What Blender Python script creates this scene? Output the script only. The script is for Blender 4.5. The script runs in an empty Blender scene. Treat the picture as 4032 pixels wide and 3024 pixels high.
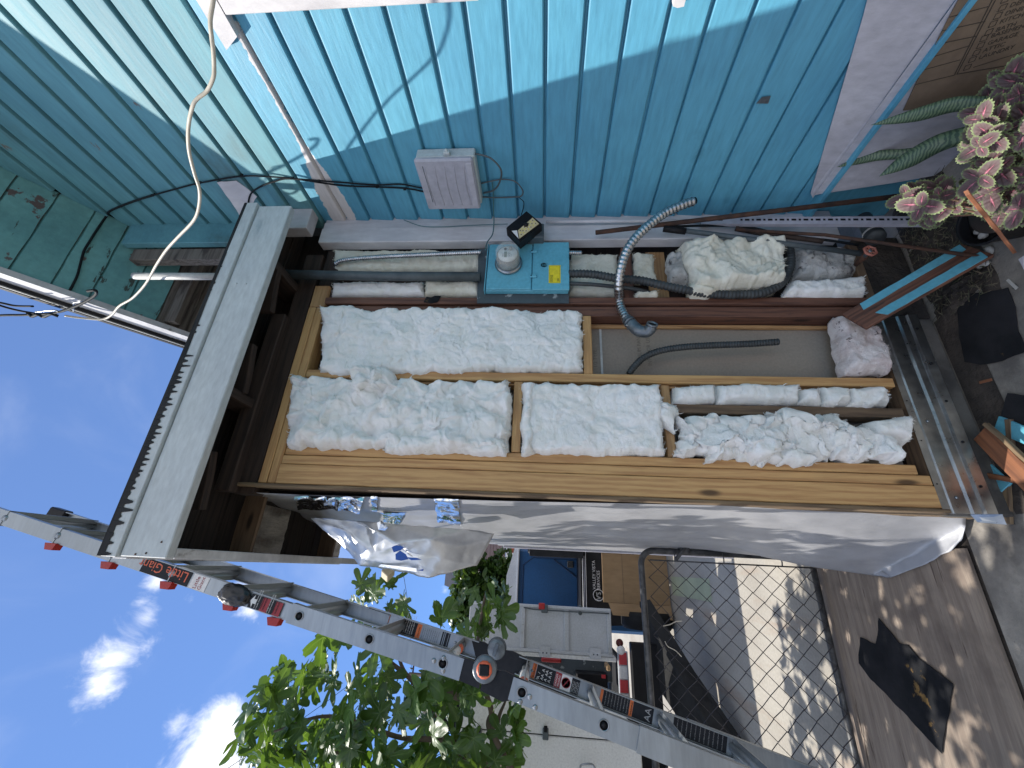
import bpy, bmesh, math, random
from mathutils import Vector, Matrix, noise
SC = bpy.context.scene
COL = SC.collection
PI = math.pi
V = Vector
def rad(a): return math.radians(a)

# ---------------------------------------------------------------- camera, sun, sky, exposure
FPX = 1635.0                       # focal length in photo pixels (4032 wide)
HC = 1.74
_y, _p, _r = rad(23.98), rad(4.565), rad(0.98)
_right = V((math.cos(_y), -math.sin(_y), 0))
FWD = V((math.sin(_y) * math.cos(_p), math.cos(_y) * math.cos(_p), math.sin(_p)))
_up = _right.cross(FWD)
RT = math.cos(_r) * _right + math.sin(_r) * _up
UP = -math.sin(_r) * _right + math.cos(_r) * _up
CAM = V((0, 0, HC))
cd = bpy.data.cameras.new('camera'); cam = bpy.data.objects.new('camera', cd); COL.objects.link(cam)
cd.sensor_fit = 'HORIZONTAL'; cd.sensor_width = 36.0; cd.lens = FPX / 4032 * 36.0
cd.clip_start = 0.02; cd.clip_end = 2000
# the phone was held upright but the picture lies on its side: world up points to picture left
cam.matrix_world = Matrix.Translation(CAM) @ Matrix((-UP, RT, -FWD)).transposed().to_4x4()
SC.camera = cam

SUN_TO = V((-1.0, 0.5, 1.85)).normalized()
sl = bpy.data.lights.new('sun', 'SUN'); sun = bpy.data.objects.new('sun', sl); COL.objects.link(sun)
sl.energy = 2.9; sl.angle = rad(0.55); sl.color = (1.0, 0.95, 0.87)
sun.rotation_euler = SUN_TO.to_track_quat('Z', 'Y').to_euler()
sun.location = (-4, 2, 9)
w = bpy.data.worlds.new('World'); SC.world = w; w.use_nodes = True
nt = w.node_tree; nt.nodes.clear()
def N(tree, t, **k):
    n = tree.nodes.new(t)
    for a, b in k.items(): setattr(n, a, b)
    return n
out = N(nt, 'ShaderNodeOutputWorld'); bg = N(nt, 'ShaderNodeBackground')
sky = N(nt, 'ShaderNodeTexSky', sky_type='NISHITA'); sky.sun_disc = False
sky.sun_elevation = math.asin(SUN_TO.z); sky.sun_rotation = math.atan2(SUN_TO.x, SUN_TO.y)
sky.altitude = 100; sky.air_density = 1.0; sky.dust_density = 0.3; sky.ozone_density = 2.5
bg.inputs[1].default_value = 0.15
def at(u, v, ax, val):
    """photo pixel -> world point on the plane axis(ax)=val"""
    d = RT * ((1512 - v) / FPX) - UP * ((u - 2016) / FPX) + FWD
    t = (val - CAM[ax]) / d[ax]
    return CAM + d * t
def dirof(u, v): return (RT * ((1512 - v) / FPX) - UP * ((u - 2016) / FPX) + FWD).normalized()
# clouds: soft patches on the sky, broken up by noise
tc = N(nt, 'ShaderNodeTexCoord')
def math_(tree, op, a, b=None, clamp=False):
    n = N(tree, 'ShaderNodeMath', operation=op); n.use_clamp = clamp
    for i, x in enumerate((a, b)):
        if x is None: continue
        if hasattr(x, 'links') or isinstance(x, bpy.types.NodeSocket): tree.links.new(x, n.inputs[i])
        else: n.inputs[i].default_value = x
    return n.outputs[0]
nz = N(nt, 'ShaderNodeTexNoise'); nz.inputs['Scale'].default_value = 11; nz.inputs['Distortion'].default_value = .5; nz.inputs['Detail'].default_value = 9; nz.inputs['Roughness'].default_value = .62
nt.links.new(tc.outputs['Generated'], nz.inputs['Vector'])
wisp = N(nt, 'ShaderNodeTexNoise'); wisp.inputs['Scale'].default_value = 3.5; wisp.inputs['Detail'].default_value = 10; wisp.inputs['Roughness'].default_value = .55; wisp.inputs['Distortion'].default_value = .6
nt.links.new(tc.outputs['Generated'], wisp.inputs['Vector'])
acc = None
for (u, v, r, s) in [(770, 3110, 6.0, .85), (880, 2830, 2.8, .7), (845, 2920, 4.0, .85), (790, 3010, 4.2, .85), (590, 2420, 3.2, .44), (560, 2370, 2.0, .38), (625, 2300, 2.0, .42), (730, 2360, 2.0, .38), (985, 2400, 2.8, .5), (640, 2530, 2.6, .34),
                     (440, 2600, 3.0, .36), (410, 2680, 3, .42), (385, 2760, 2.4, .3), (690, 2870, 2.6, .38), (570, 2990, 3, .34), (1752, 2325, 1.0, .3), (960, 2330, 2, .35)]:
    d = dirof(u, v)
    dn = N(nt, 'ShaderNodeVectorMath', operation='DOT_PRODUCT'); nt.links.new(tc.outputs['Generated'], dn.inputs[0]); dn.inputs[1].default_value = d
    ang = math_(nt, 'ARCCOSINE', dn.outputs['Value'])
    q = math_(nt, 'SUBTRACT', 1.0, math_(nt, 'DIVIDE', ang, rad(r)))
    q = math_(nt, 'MULTIPLY', math_(nt, 'MAXIMUM', q, 0.0), s)
    acc = q if acc is None else math_(nt, 'MAXIMUM', acc, q)
field = math_(nt, 'ADD', acc, math_(nt, 'MULTIPLY', math_(nt, 'SUBTRACT', nz.outputs['Fac'], .5), 1.35))
mr = N(nt, 'ShaderNodeMapRange', interpolation_type='SMOOTHSTEP'); nt.links.new(field, mr.inputs[0])
mr.inputs[1].default_value = .18; mr.inputs[2].default_value = .70
has = N(nt, 'ShaderNodeMapRange', interpolation_type='SMOOTHSTEP'); nt.links.new(acc, has.inputs[0]); has.inputs[1].default_value = 0.0; has.inputs[2].default_value = .12
m1 = math_(nt, 'MULTIPLY', mr.outputs[0], has.outputs[0])
mw = N(nt, 'ShaderNodeMapRange', interpolation_type='SMOOTHSTEP'); nt.links.new(wisp.outputs['Fac'], mw.inputs[0])
mw.inputs[1].default_value = .5; mw.inputs[2].default_value = .85; mw.inputs[4].default_value = .14
cm = math_(nt, 'MAXIMUM', m1, mw.outputs[0], True)
# cumulus added outside the view only, to whiten the light in the shade
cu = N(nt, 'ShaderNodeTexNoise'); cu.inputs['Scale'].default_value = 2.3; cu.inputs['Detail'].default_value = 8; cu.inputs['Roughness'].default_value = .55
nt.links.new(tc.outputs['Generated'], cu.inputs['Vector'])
fill_cloud = N(nt, 'ShaderNodeMapRange', interpolation_type='SMOOTHSTEP'); nt.links.new(cu.outputs['Fac'], fill_cloud.inputs[0]); fill_cloud.inputs[1].default_value = .46; fill_cloud.inputs[2].default_value = .58
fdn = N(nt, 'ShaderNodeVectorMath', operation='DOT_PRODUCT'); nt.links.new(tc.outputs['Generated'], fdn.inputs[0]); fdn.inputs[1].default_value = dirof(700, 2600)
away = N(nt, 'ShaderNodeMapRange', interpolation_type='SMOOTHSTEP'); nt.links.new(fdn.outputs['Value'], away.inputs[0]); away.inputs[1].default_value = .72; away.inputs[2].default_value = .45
cm = math_(nt, 'MAXIMUM', cm, math_(nt, 'MULTIPLY', fill_cloud.outputs[0], away.outputs[0]), True)
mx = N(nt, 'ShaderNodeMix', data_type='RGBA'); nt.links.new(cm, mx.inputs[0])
# slightly deeper, more violet blue than the plain model, as the phone renders it
hs = N(nt, 'ShaderNodeMix', data_type='RGBA', blend_type='MULTIPLY'); hs.inputs[0].default_value = 1
nt.links.new(sky.outputs[0], hs.inputs[6]); hs.inputs[7].default_value = (1.10, .96, 1.02, 1)
one = N(nt, 'ShaderNodeVectorMath', operation='MULTIPLY_ADD'); nt.links.new(hs.outputs[2], one.inputs[0]); one.inputs[1].default_value = (1 / .88, 1 / 2.15, 1 / 5.9); one.inputs[2].default_value = (1, 1, 1)
cmp_ = N(nt, 'ShaderNodeVectorMath', operation='DIVIDE'); nt.links.new(hs.outputs[2], cmp_.inputs[0]); nt.links.new(one.outputs[0], cmp_.inputs[1])
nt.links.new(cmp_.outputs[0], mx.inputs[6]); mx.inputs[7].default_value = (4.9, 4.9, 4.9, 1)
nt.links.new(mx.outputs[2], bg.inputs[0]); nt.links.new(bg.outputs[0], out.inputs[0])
SC.view_settings.view_transform = 'Standard'; SC.view_settings.look = 'None'
SC.view_settings.gamma = 1; SC.view_settings.exposure = 1.12
SC.cycles.max_bounces = 8; SC.cycles.diffuse_bounces = 4; SC.cycles.transparent_max_bounces = 8
SC.cycles.use_denoising = True

# ---------------------------------------------------------------- materials
def ramp(t, sock, c1, c2, lo, hi):
    r = N(t, 'ShaderNodeMapRange', interpolation_type='SMOOTHSTEP'); t.links.new(sock, r.inputs[0])
    r.inputs[1].default_value = lo; r.inputs[2].default_value = hi
    m = N(t, 'ShaderNodeMix', data_type='RGBA'); t.links.new(r.outputs[0], m.inputs[0])
    for i, c in ((6, c1), (7, c2)):
        if isinstance(c, bpy.types.NodeSocket): t.links.new(c, m.inputs[i])
        else: m.inputs[i].default_value = (*c, 1)
    return m.outputs[2]
def coords(t, st=(1, 1, 1), rnd=True):
    tc = N(t, 'ShaderNodeTexCoord'); src = tc.outputs['Object']
    if rnd:
        oi = N(t, 'ShaderNodeObjectInfo'); a = N(t, 'ShaderNodeVectorMath', operation='MULTIPLY_ADD')
        cb = N(t, 'ShaderNodeCombineXYZ')
        for i in range(3): t.links.new(oi.outputs['Random'], cb.inputs[i])
        t.links.new(cb.outputs[0], a.inputs[0]); a.inputs[1].default_value = (37.1, 17.3, 29.7); t.links.new(src, a.inputs[2]); src = a.outputs[0]
    m = N(t, 'ShaderNodeMapping'); m.inputs['Scale'].default_value = st; t.links.new(src, m.inputs[0])
    return m.outputs[0]
def tnoise(t, vec, sc, det=6, ro=.55, dist=0):
    n = N(t, 'ShaderNodeTexNoise'); n.inputs['Scale'].default_value = sc; n.inputs['Detail'].default_value = det
    n.inputs['Roughness'].default_value = ro; n.inputs['Distortion'].default_value = dist; t.links.new(vec, n.inputs['Vector']); return n.outputs['Fac']
def newmat(name):
    m = bpy.data.materials.new(name); m.use_nodes = True; t = m.node_tree; b = t.nodes['Principled BSDF']; return m, t, b
def bumpy(t, b, socks):
    prev = None
    for s, st, d in socks:
        n = N(t, 'ShaderNodeBump'); n.inputs['Strength'].default_value = st; n.inputs['Distance'].default_value = d
        t.links.new(s, n.inputs['Height'])
        if prev: t.links.new(prev, n.inputs['Normal'])
        prev = n.outputs[0]
    t.links.new(prev, b.inputs['Normal'])
def M(name, c1, c2=None, sc=6, st=(1, 1, 1), lo=.35, hi=.65, rough=.6, metal=0, bump=.3, bd=.002, bsc=60, bst=(1, 1, 1), stains=(), rnd=True, rvar=.1, extra=None):
    m, t, b = newmat(name)
    c2 = c2 or tuple(x * .8 for x in c1)
    col = ramp(t, tnoise(t, coords(t, st, rnd), sc), c1, c2, lo, hi)
    fine = tnoise(t, coords(t, bst, rnd), bsc, 7, .6)
    for (sc_, ssc, slo, shi, sst) in stains:
        col = ramp(t, tnoise(t, coords(t, sst, rnd), ssc, 8, .62), col, sc_, slo, shi)
    if extra: col = extra(t, col)
    # small grain in the tone of every surface
    g = N(t, 'ShaderNodeMix', data_type='RGBA', blend_type='MULTIPLY'); g.inputs[0].default_value = 1
    mr_ = N(t, 'ShaderNodeMapRange'); t.links.new(fine, mr_.inputs[0]); mr_.inputs[1].default_value = .3; mr_.inputs[2].default_value = .7; mr_.inputs[3].default_value = .86; mr_.inputs[4].default_value = 1.1
    t.links.new(col, g.inputs[6]); t.links.new(mr_.outputs[0], g.inputs[7])
    t.links.new(g.outputs[2], b.inputs['Base Color'])
    rr = N(t, 'ShaderNodeMapRange'); t.links.new(fine, rr.inputs[0]); rr.inputs[3].default_value = max(0, rough - rvar); rr.inputs[4].default_value = min(1, rough + rvar)
    t.links.new(rr.outputs[0], b.inputs['Roughness']); b.inputs['Metallic'].default_value = metal
    if bump: bumpy(t, b, [(fine, bump, bd)])
    return m
def WOOD(name, light, dark, grain=1.0, knots=True, rough=.65, stains=(), wear=None):
    """sawn wood, grain along local X"""
    m, t, b = newmat(name)
    v = coords(t, (.7, 11, 11)); big = coords(t, (.35, 5, 5))
    w = N(t, 'ShaderNodeTexWave', wave_type='BANDS', bands_direction='Y'); w.inputs['Scale'].default_value = 2.2; w.inputs['Distortion'].default_value = 11; w.inputs['Detail'].default_value = 3; w.inputs['Detail Scale'].default_value = 1.2
    t.links.new(big, w.inputs['Vector'])
    n = tnoise(t, v, 9, 8, .6, .3)
    mixf = math_(t, 'ADD', math_(t, 'MULTIPLY', w.outputs['Fac'], .22), math_(t, 'MULTIPLY', n, .95))
    col = ramp(t, mixf, light, dark, .42, .80)
    if knots:
        vo = N(t, 'ShaderNodeTexVoronoi'); vo.inputs['Scale'].default_value = 1.0; t.links.new(coords(t, (2.6, 9, 9)), vo.inputs['Vector'])
        kn = math_(t, 'ADD', vo.outputs['Distance'], math_(t, 'MULTIPLY', n, .08))
        col = ramp(t, kn, tuple(x * .25 for x in dark), col, .09, .2)
    for (sc_, ssc, slo, shi, sst) in stains: col = ramp(t, tnoise(t, coords(t, sst), ssc, 8, .62), col, sc_, slo, shi)
    t.links.new(col, b.inputs['Base Color']); b.inputs['Roughness'].default_value = rough
    bumpy(t, b, [(n, .5, .0015), (w.outputs['Fac'], .03, .001)])
    return m

def paint_patch(z1, y0, y1, wid):
    """bare primer showing through along one lap line of the siding, widening towards y1"""
    def f(t, col):
        tc = N(t, 'ShaderNodeTexCoord'); s = N(t, 'ShaderNodeSeparateXYZ'); t.links.new(tc.outputs['Object'], s.inputs[0])
        n = tnoise(t, tc.outputs['Object'], 22, 8, .65)
        dz = math_(t, 'SUBTRACT', s.outputs['Z'], z1)
        wy = N(t, 'ShaderNodeMapRange', interpolation_type='SMOOTHSTEP'); t.links.new(s.outputs['Y'], wy.inputs[0]); wy.inputs[1].default_value = y0; wy.inputs[2].default_value = y1; wy.inputs[3].default_value = .012; wy.inputs[4].default_value = wid
        adz = math_(t, 'ABSOLUTE', dz)
        q = math_(t, 'SUBTRACT', wy.outputs[0], adz); q = math_(t, 'ADD', q, math_(t, 'MULTIPLY', math_(t, 'SUBTRACT', n, .5), .045))
        gate = math_(t, 'GREATER_THAN', s.outputs['Y'], .66)
        q2 = math_(t, 'MULTIPLY', q, gate)
        return ramp(t, q2, col, (.62, .6, .6), .002, .006)
    return f
BL1, BL2 = (.105, .36, .50), (.085, .305, .45)
TE1, TE2 = (.125, .325, .375), (.085, .245, .30)
m_blue = M('blue_siding_paint', BL1, BL2, 2.2, (1, .5, 1), rough=.5, bump=.55, bd=.0016, bsc=38, bst=(1, .22, 1.6), stains=[((.05, .20, .27), 3, .62, .8, (1, .6, 1)), ((.035, .10, .13), 30, .76, .79, (1, .35, 1))], rnd=False)
m_bluebare = M('blue_siding_paint_peeled_to_primer', BL1, BL2, 2.2, (1, .5, 1), rough=.5, bump=.6, bd=.002, bsc=38, bst=(1, .22, 1.6), stains=[((.05, .20, .27), 3, .62, .8, (1, .6, 1))], rnd=False, extra=paint_patch(2.879, 1.15, 1.62, .075))
m_teal = M('teal_old_siding_paint', TE1, TE2, 1.6, (1, .5, 1), rough=.6, bump=.6, bd=.002, bsc=30, bst=(1, .22, 1.6), stains=[((.07, .13, .13), 2.2, .52, .75, (1, .5, 1)), ((.16, .13, .11), 9, .70, .73, (1, .4, 1))], rnd=False)
m_tealsoff = M('peeling_teal_soffit_paint', (.17, .41, .41), (.12, .31, .32), 3, rough=.6, bump=.7, bd=.003, bsc=30, stains=[((.05, .07, .06), 11, .62, .66, (.5, 2, 1)), ((.12, .09, .085), 3.2, .60, .62, (1, 1, 1))])
m_white = M('weathered_white_trim_paint', (.60, .60, .62), (.50, .50, .53), 4, rough=.5, bump=.5, bd=.002, bsc=30, bst=(1, 1, .3), stains=[((.30, .27, .24), 14, .70, .74, (1, 1, .5))], rnd=False)
m_whitecrack = M('cracked_white_casing_paint', (.66, .64, .64), (.56, .54, .55), 4, rough=.55, bump=.9, bd=.004, bsc=18, bst=(1, 1, .35), stains=[((.16, .12, .10), 24, .72, .74, (1, 1, .25))], rnd=False)
m_fascia = M('pale_blue_white_fascia_paint', (.53, .56, .565), (.47, .50, .515), 5, (.4, 1, 1), rough=.55, bump=.35, bd=.0015, bsc=70, bst=(.3, 1, 1), stains=[((.30, .35, .38), 6, .62, .78, (.4, 1, 1)), ((.12, .12, .11), 26, .775, .785, (1, 1, 1))], rnd=False)
m_rake = M('dirty_white_rake_paint', (.56, .56, .57), (.44, .44, .46), 5, rough=.6, bump=.5, bd=.003, bsc=30, stains=[((.22, .21, .20), 8, .60, .68, (1, .5, 1))])
m_pine = WOOD('new_pine_stud', (.52, .315, .13), (.375, .20, .08))
m_pine2 = WOOD('aged_pine_stud', (.44, .265, .12), (.28, .15, .065))
m_red = WOOD('old_red_brown_stud', (.155, .068, .042), (.075, .032, .022), stains=[((.03, .02, .018), 7, .6, .7, (.6, 3, 3))])
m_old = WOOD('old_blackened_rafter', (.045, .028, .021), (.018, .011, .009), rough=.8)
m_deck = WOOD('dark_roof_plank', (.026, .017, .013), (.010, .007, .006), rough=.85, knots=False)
m_gray = WOOD('weathered_gray_board', (.175, .155, .135), (.095, .08, .07), rough=.85, knots=False, stains=[((.06, .05, .045), 5, .55, .65, (.5, 3, 3))])
m_weather = WOOD('weathered_brown_stud', (.15, .10, .062), (.085, .055, .035), rough=.8)
m_osb = WOOD('weathered_sheathing_edge', (.20, .14, .08), (.10, .065, .04), rough=.85, knots=False)
m_debris = WOOD('red_brown_plank_back', (.26, .105, .05), (.15, .06, .032), rough=.6, knots=False)
m_ply = M('brown_plywood_on_ground', (.29, .235, .185), (.21, .165, .13), 6, (.5, 6, 1), rough=.85, bump=.5, bd=.002, bsc=16, bst=(.6, 9, 1), stains=[((.11, .085, .07), 1.6, .5, .72, (1, 1, 1)), ((.10, .07, .055), 10, .60, .68, (.35, 5, 1))])
m_conc = M('concrete_slab', (.30, .275, .24), (.19, .175, .155), 4, rough=.9, bump=.8, bd=.005, bsc=40, stains=[((.10, .092, .085), 1.6, .46, .66, (1, 1, 1)), ((.40, .38, .34), 70, .70, .74, (1, 1, 1)), ((.05, .045, .045), 14, .64, .70, (1, 1, 1))], rnd=False)
m_drive = M('pale_stained_driveway_concrete', (.36, .335, .29), (.30, .275, .235), 2, (1, .6, 1), rough=.9, bump=.4, bd=.003, bsc=50, stains=[((.31, .245, .19), 1.8, .52, .7, (2.5, .4, 1)), ((.42, .41, .38), 40, .66, .72, (1, .5, 1)), ((.22, .20, .17), 3, .62, .78, (2, .4, 1))], rnd=False)
m_dirt = M('dark_damp_soil', (.028, .023, .020), (.06, .048, .04), 9, rough=.95, bump=1, bd=.012, bsc=35, rnd=False)
def mk_wool(name, a, b_, dirt=None, dlo=.62, dhi=.7):
    m, t, b = newmat(name)
    co = coords(t)
    n1 = tnoise(t, co, 12, 9, .65, .8); n2 = tnoise(t, coords(t, (1, 1, 1.6)), 60, 9, .72, 1.6)
    col = ramp(t, n1, a, b_, .36, .66)
    if dirt: col = ramp(t, tnoise(t, co, 17, 9, .7), col, dirt, dlo, dhi)
    t.links.new(col, b.inputs['Base Color']); b.inputs['Roughness'].default_value = 1
    b.inputs['Specular IOR Level'].default_value = .1
    b.inputs['Sheen Weight'].default_value = .15
    bumpy(t, b, [(n1, .35, .014), (n2, .9, .007)])
    return m
m_wool = mk_wool('white_fibreglass_wool', (.90, .90, .89), (.82, .83, .79), (.42, .40, .34), .735, .78)
m_wool2 = mk_wool('yellowed_fibreglass_wool', (.80, .79, .69), (.68, .66, .55), (.22, .20, .17), .68, .74)
m_wool3 = mk_wool('dirty_pinkish_fibreglass_wool', (.72, .68, .68), (.55, .47, .46), (.15, .12, .12), .60, .66)
m_wool4 = mk_wool('grubby_old_fibreglass_wool', (.58, .58, .56), (.36, .35, .33), (.08, .07, .07), .55, .64)
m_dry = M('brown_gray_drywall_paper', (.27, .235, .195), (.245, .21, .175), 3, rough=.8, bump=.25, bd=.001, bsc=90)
m_ink = M('faint_gray_ink', (.17, .145, .12), (.16, .135, .11), rough=.8, bump=0)
m_black = M('black_plastic', (.010, .010, .012), (.014, .014, .016), rough=.4, bump=.15, bd=.001)
m_blackm = M('matte_black_paint', (.016, .017, .019), (.03, .03, .032), 4, rough=.6, bump=.3, bd=.002)
m_tar = M('black_tar_paper', (.010, .011, .013), (.022, .022, .025), 6, rough=.9, bump=.6, bd=.004, bsc=20, stains=[((.17, .105, .04), 7, .60, .64, (1, 1, 1)), ((.09, .09, .09), 60, .73, .77, (1, 1, 1))])
m_steel = M('galvanised_steel', (.38, .40, .42), (.26, .28, .30), 9, rough=.3, metal=1, bump=.15, bd=.001, bsc=30, stains=[((.16, .14, .10), 4, .64, .8, (1, 1, 1))])
m_flex = M('flexible_conduit_steel', (.60, .61, .63), (.45, .46, .48), 20, rough=.27, metal=1, bump=.1)
m_flexd = M('dull_gray_conduit', (.060, .068, .072), (.035, .04, .044), 20, rough=.55, metal=.3, bump=.2, stains=[((.14, .13, .11), 20, .66, .72, (1, 1, 1))])
m_gpipe = M('gray_painted_pipe', (.085, .105, .115), (.055, .07, .078), 9, rough=.5, bump=.3, bd=.001, stains=[((.20, .22, .23), 25, .70, .74, (1, 1, 1))])
m_wpipe = M('dirty_white_pipe', (.55, .55, .53), (.42, .42, .41), 9, rough=.5, bump=.2)
m_rust = M('rusty_iron', (.085, .038, .022), (.035, .020, .016), 16, rough=.85, bump=.7, bd=.002, bsc=70)
m_box = M('sky_blue_enamel', (.13, .42, .54), (.105, .36, .47), 4, rough=.38, bump=.12, bd=.001, stains=[((.10, .25, .28), 5, .60, .8, (1, 1, 1)), ((.03, .07, .08), 40, .76, .78, (1, 1, 1))])
m_boxg = M('chipped_gray_steel_plate', (.075, .095, .11), (.06, .075, .085), 5, rough=.5, bump=.3, stains=[((.30, .34, .35), 14, .60, .62, (1, 1, 1))])
m_plgray = M('light_gray_plastic', (.44, .44, .50), (.38, .38, .44), 3, rough=.45, bump=.15, bd=.001, bsc=30)
m_plpale = M('pale_plastic', (.55, .62, .62), (.48, .54, .55), 3, rough=.45, bump=.15, bd=.001)
m_yel = M('yellow_label', (.80, .66, .02), (.76, .62, .02), rough=.5, bump=0)
m_cream = M('cream_lens', (.66, .56, .33), (.58, .48, .27), rough=.35, bump=.1)
m_face = M('meter_face', (.60, .64, .62), (.54, .58, .56), rough=.4, bump=0)
m_lcd = M('lcd_screen', (.10, .15, .11), (.09, .13, .10), rough=.3, bump=0)
m_meterb = M('meter_inner_gray', (.22, .23, .21), (.16, .17, .16), 20, (1, 1, 1), rough=.4, bump=.1)
m_lead = M('dull_zinc_fitting', (.20, .225, .25), (.12, .14, .16), 18, rough=.42, metal=.7, bump=.3, bd=.002)
m_cord = M('cream_cord', (.62, .57, .47), (.50, .45, .36), 30, rough=.5, bump=.1)
m_cable = M('black_cable', (.010, .012, .015), (.015, .02, .023), rough=.7, bump=.1)
m_tealc = M('teal_painted_wire', (.06, .17, .18), (.05, .13, .15), rough=.5, bump=.1)
m_wrap = None
def mk_wrap():
    m, t, b = newmat('gray_woven_house_wrap')
    v = coords(t, (1, 1, 1), False)
    ch = N(t, 'ShaderNodeTexWave', wave_type='BANDS', bands_direction='Z'); ch.inputs['Scale'].default_value = 110; t.links.new(v, ch.inputs[0])
    ch2 = N(t, 'ShaderNodeTexWave', wave_type='BANDS', bands_direction='Y'); ch2.inputs['Scale'].default_value = 110; t.links.new(v, ch2.inputs[0])
    n = tnoise(t, v, 5, 7, .6)
    t.links.new(ramp(t, n, (.44, .445, .465), (.36, .365, .385), .35, .65), b.inputs['Base Color']); b.inputs['Roughness'].default_value = .42
    b.inputs['Metallic'].default_value = .25
    s = math_(t, 'MULTIPLY', ch.outputs['Fac'], ch2.outputs['Fac'])
    bumpy(t, b, [(n, .25, .01), (s, .2, .001)])
    return m
m_wrap = mk_wrap()
m_foilm = M('silver_foil', (.86, .88, .90), (.80, .82, .85), 9, rough=.10, metal=1, bump=.35, bd=.006, bsc=9, rvar=.06)
m_foilw = M('satin_foil_back', (.70, .72, .74), (.60, .62, .64), 6, rough=.36, metal=.6, bump=.4, bd=.004, bsc=14)
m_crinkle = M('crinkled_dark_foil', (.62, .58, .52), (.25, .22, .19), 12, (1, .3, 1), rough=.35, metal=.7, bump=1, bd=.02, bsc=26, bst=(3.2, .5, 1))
m_bluetape = M('blue_tape', (.02, .10, .42), (.02, .08, .36), rough=.6, bump=.2)
m_alu = M('brushed_aluminium', (.36, .39, .41), (.29, .315, .335), 5, (.2, 1, 1), rough=.42, metal=.75, bump=.1, bd=.001, bsc=60, bst=(.15, 1, 1), stains=[((.22, .23, .24), 7, .68, .8, (1, 1, 1))])
m_redp = M('red_plastic', (.42, .02, .02), (.36, .015, .015), rough=.4, bump=.1)
m_orange = M('orange_red_paint', (.70, .14, .06), (.62, .11, .05), rough=.5, bump=.1)
m_lblk = M('black_label', (.015, .017, .022), (.02, .022, .027), rough=.45, bump=0)
m_lwht = M('white_label', (.72, .72, .72), (.66, .66, .66), rough=.5, bump=0)
m_lred = M('dark_red_label', (.30, .02, .03), (.26, .02, .03), rough=.5, bump=0)
m_lor = M('orange_label', (.70, .17, .04), (.62, .15, .04), rough=.5, bump=0)
m_linegray = M('pale_gray_print', (.34, .34, .35), (.30, .30, .31), rough=.6, bump=0)
m_card = M('brown_cardboard', (.36, .235, .125), (.32, .205, .105), 3, rough=.85, bump=.35, bd=.002, bsc=30, bst=(1, 1, .2))
m_cardd = M('dark_brown_cardboard', (.20, .145, .095), (.17, .12, .08), 3, rough=.85, bump=.35, bd=.002, bsc=30)
m_cardw = M('white_faced_cardboard', (.50, .49, .53), (.43, .42, .46), 4, rough=.75, bump=.6, bd=.003, bsc=16, bst=(1, 2.2, 1), stains=[((.36, .34, .36), 5, .6, .75, (1, 1, 1))])
m_cardink = M('dark_print_on_cardboard', (.05, .038, .028), (.06, .045, .03), rough=.8, bump=0)
m_potty = M('blue_moulded_plastic', (.018, .10, .26), (.015, .085, .22), 2, rough=.4, bump=.15)
m_pottyd = M('dark_blue_recess_plastic', (.010, .045, .12), (.010, .04, .11), rough=.45, bump=.1)
m_pwhite = M('white_moulded_plastic', (.72, .73, .74), (.64, .65, .67), rough=.4, bump=.1)
m_truckw = M('scuffed_white_truck_panel', (.50, .53, .57), (.45, .48, .51), 3, rough=.5, bump=.25, bd=.001, stains=[((.16, .15, .14), 11, .70, .73, (1, 1, .6)), ((.36, .35, .31), 2.5, .58, .8, (1, 1, 1))])
m_van = M('white_trailer_paint', (.70, .71, .70), (.64, .65, .63), 1.2, rough=.3, bump=.06, bd=.001)
m_tire = M('black_rubber', (.018, .018, .018), (.03, .03, .03), rough=.85, bump=.5)
m_reflr = M('red_reflective_tape', (.55, .03, .04), (.50, .03, .04), rough=.35, bump=.05)
m_gate = M('black_painted_gate_pipe', (.045, .045, .047), (.10, .10, .10), 22, rough=.5, metal=.3, bump=.4, bd=.001, stains=[((.22, .21, .20), 30, .68, .72, (1, 1, 1))])
m_wire = M('rusty_dark_fence_wire', (.035, .033, .04), (.07, .06, .055), 30, rough=.6, metal=.5, bump=0)
m_mauve = M('mauve_lap_siding', (.23, .17, .17), (.20, .145, .15), 2, rough=.7, bump=.3)
m_brick = M('orange_red_wall_paint', (.40, .105, .055), (.34, .085, .045), rough=.7, bump=.2)
m_poly = M('pale_green_painted_stripe', (.36, .39, .26), (.31, .34, .23), 3, rough=.85, bump=.2, rnd=False)
m_glassdk = M('dark_glass', (.02, .025, .03), (.02, .025, .03), rough=.1, bump=0)
m_bark = M('gray_fig_bark', (.16, .125, .095), (.09, .07, .055), 12, rough=.85, bump=.6, bd=.003)
m_stone = M('pale_pebble', (.45, .44, .41), (.33, .32, .30), rough=.8, bump=.3)
m_hinge = M('dark_hinge_steel', (.02, .021, .024), (.03, .03, .033), rough=.4, metal=.3, bump=.05)
m_teal2 = M('turquoise_plastic', (.05, .33, .36), (.045, .28, .31), rough=.45, bump=.1)
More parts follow.
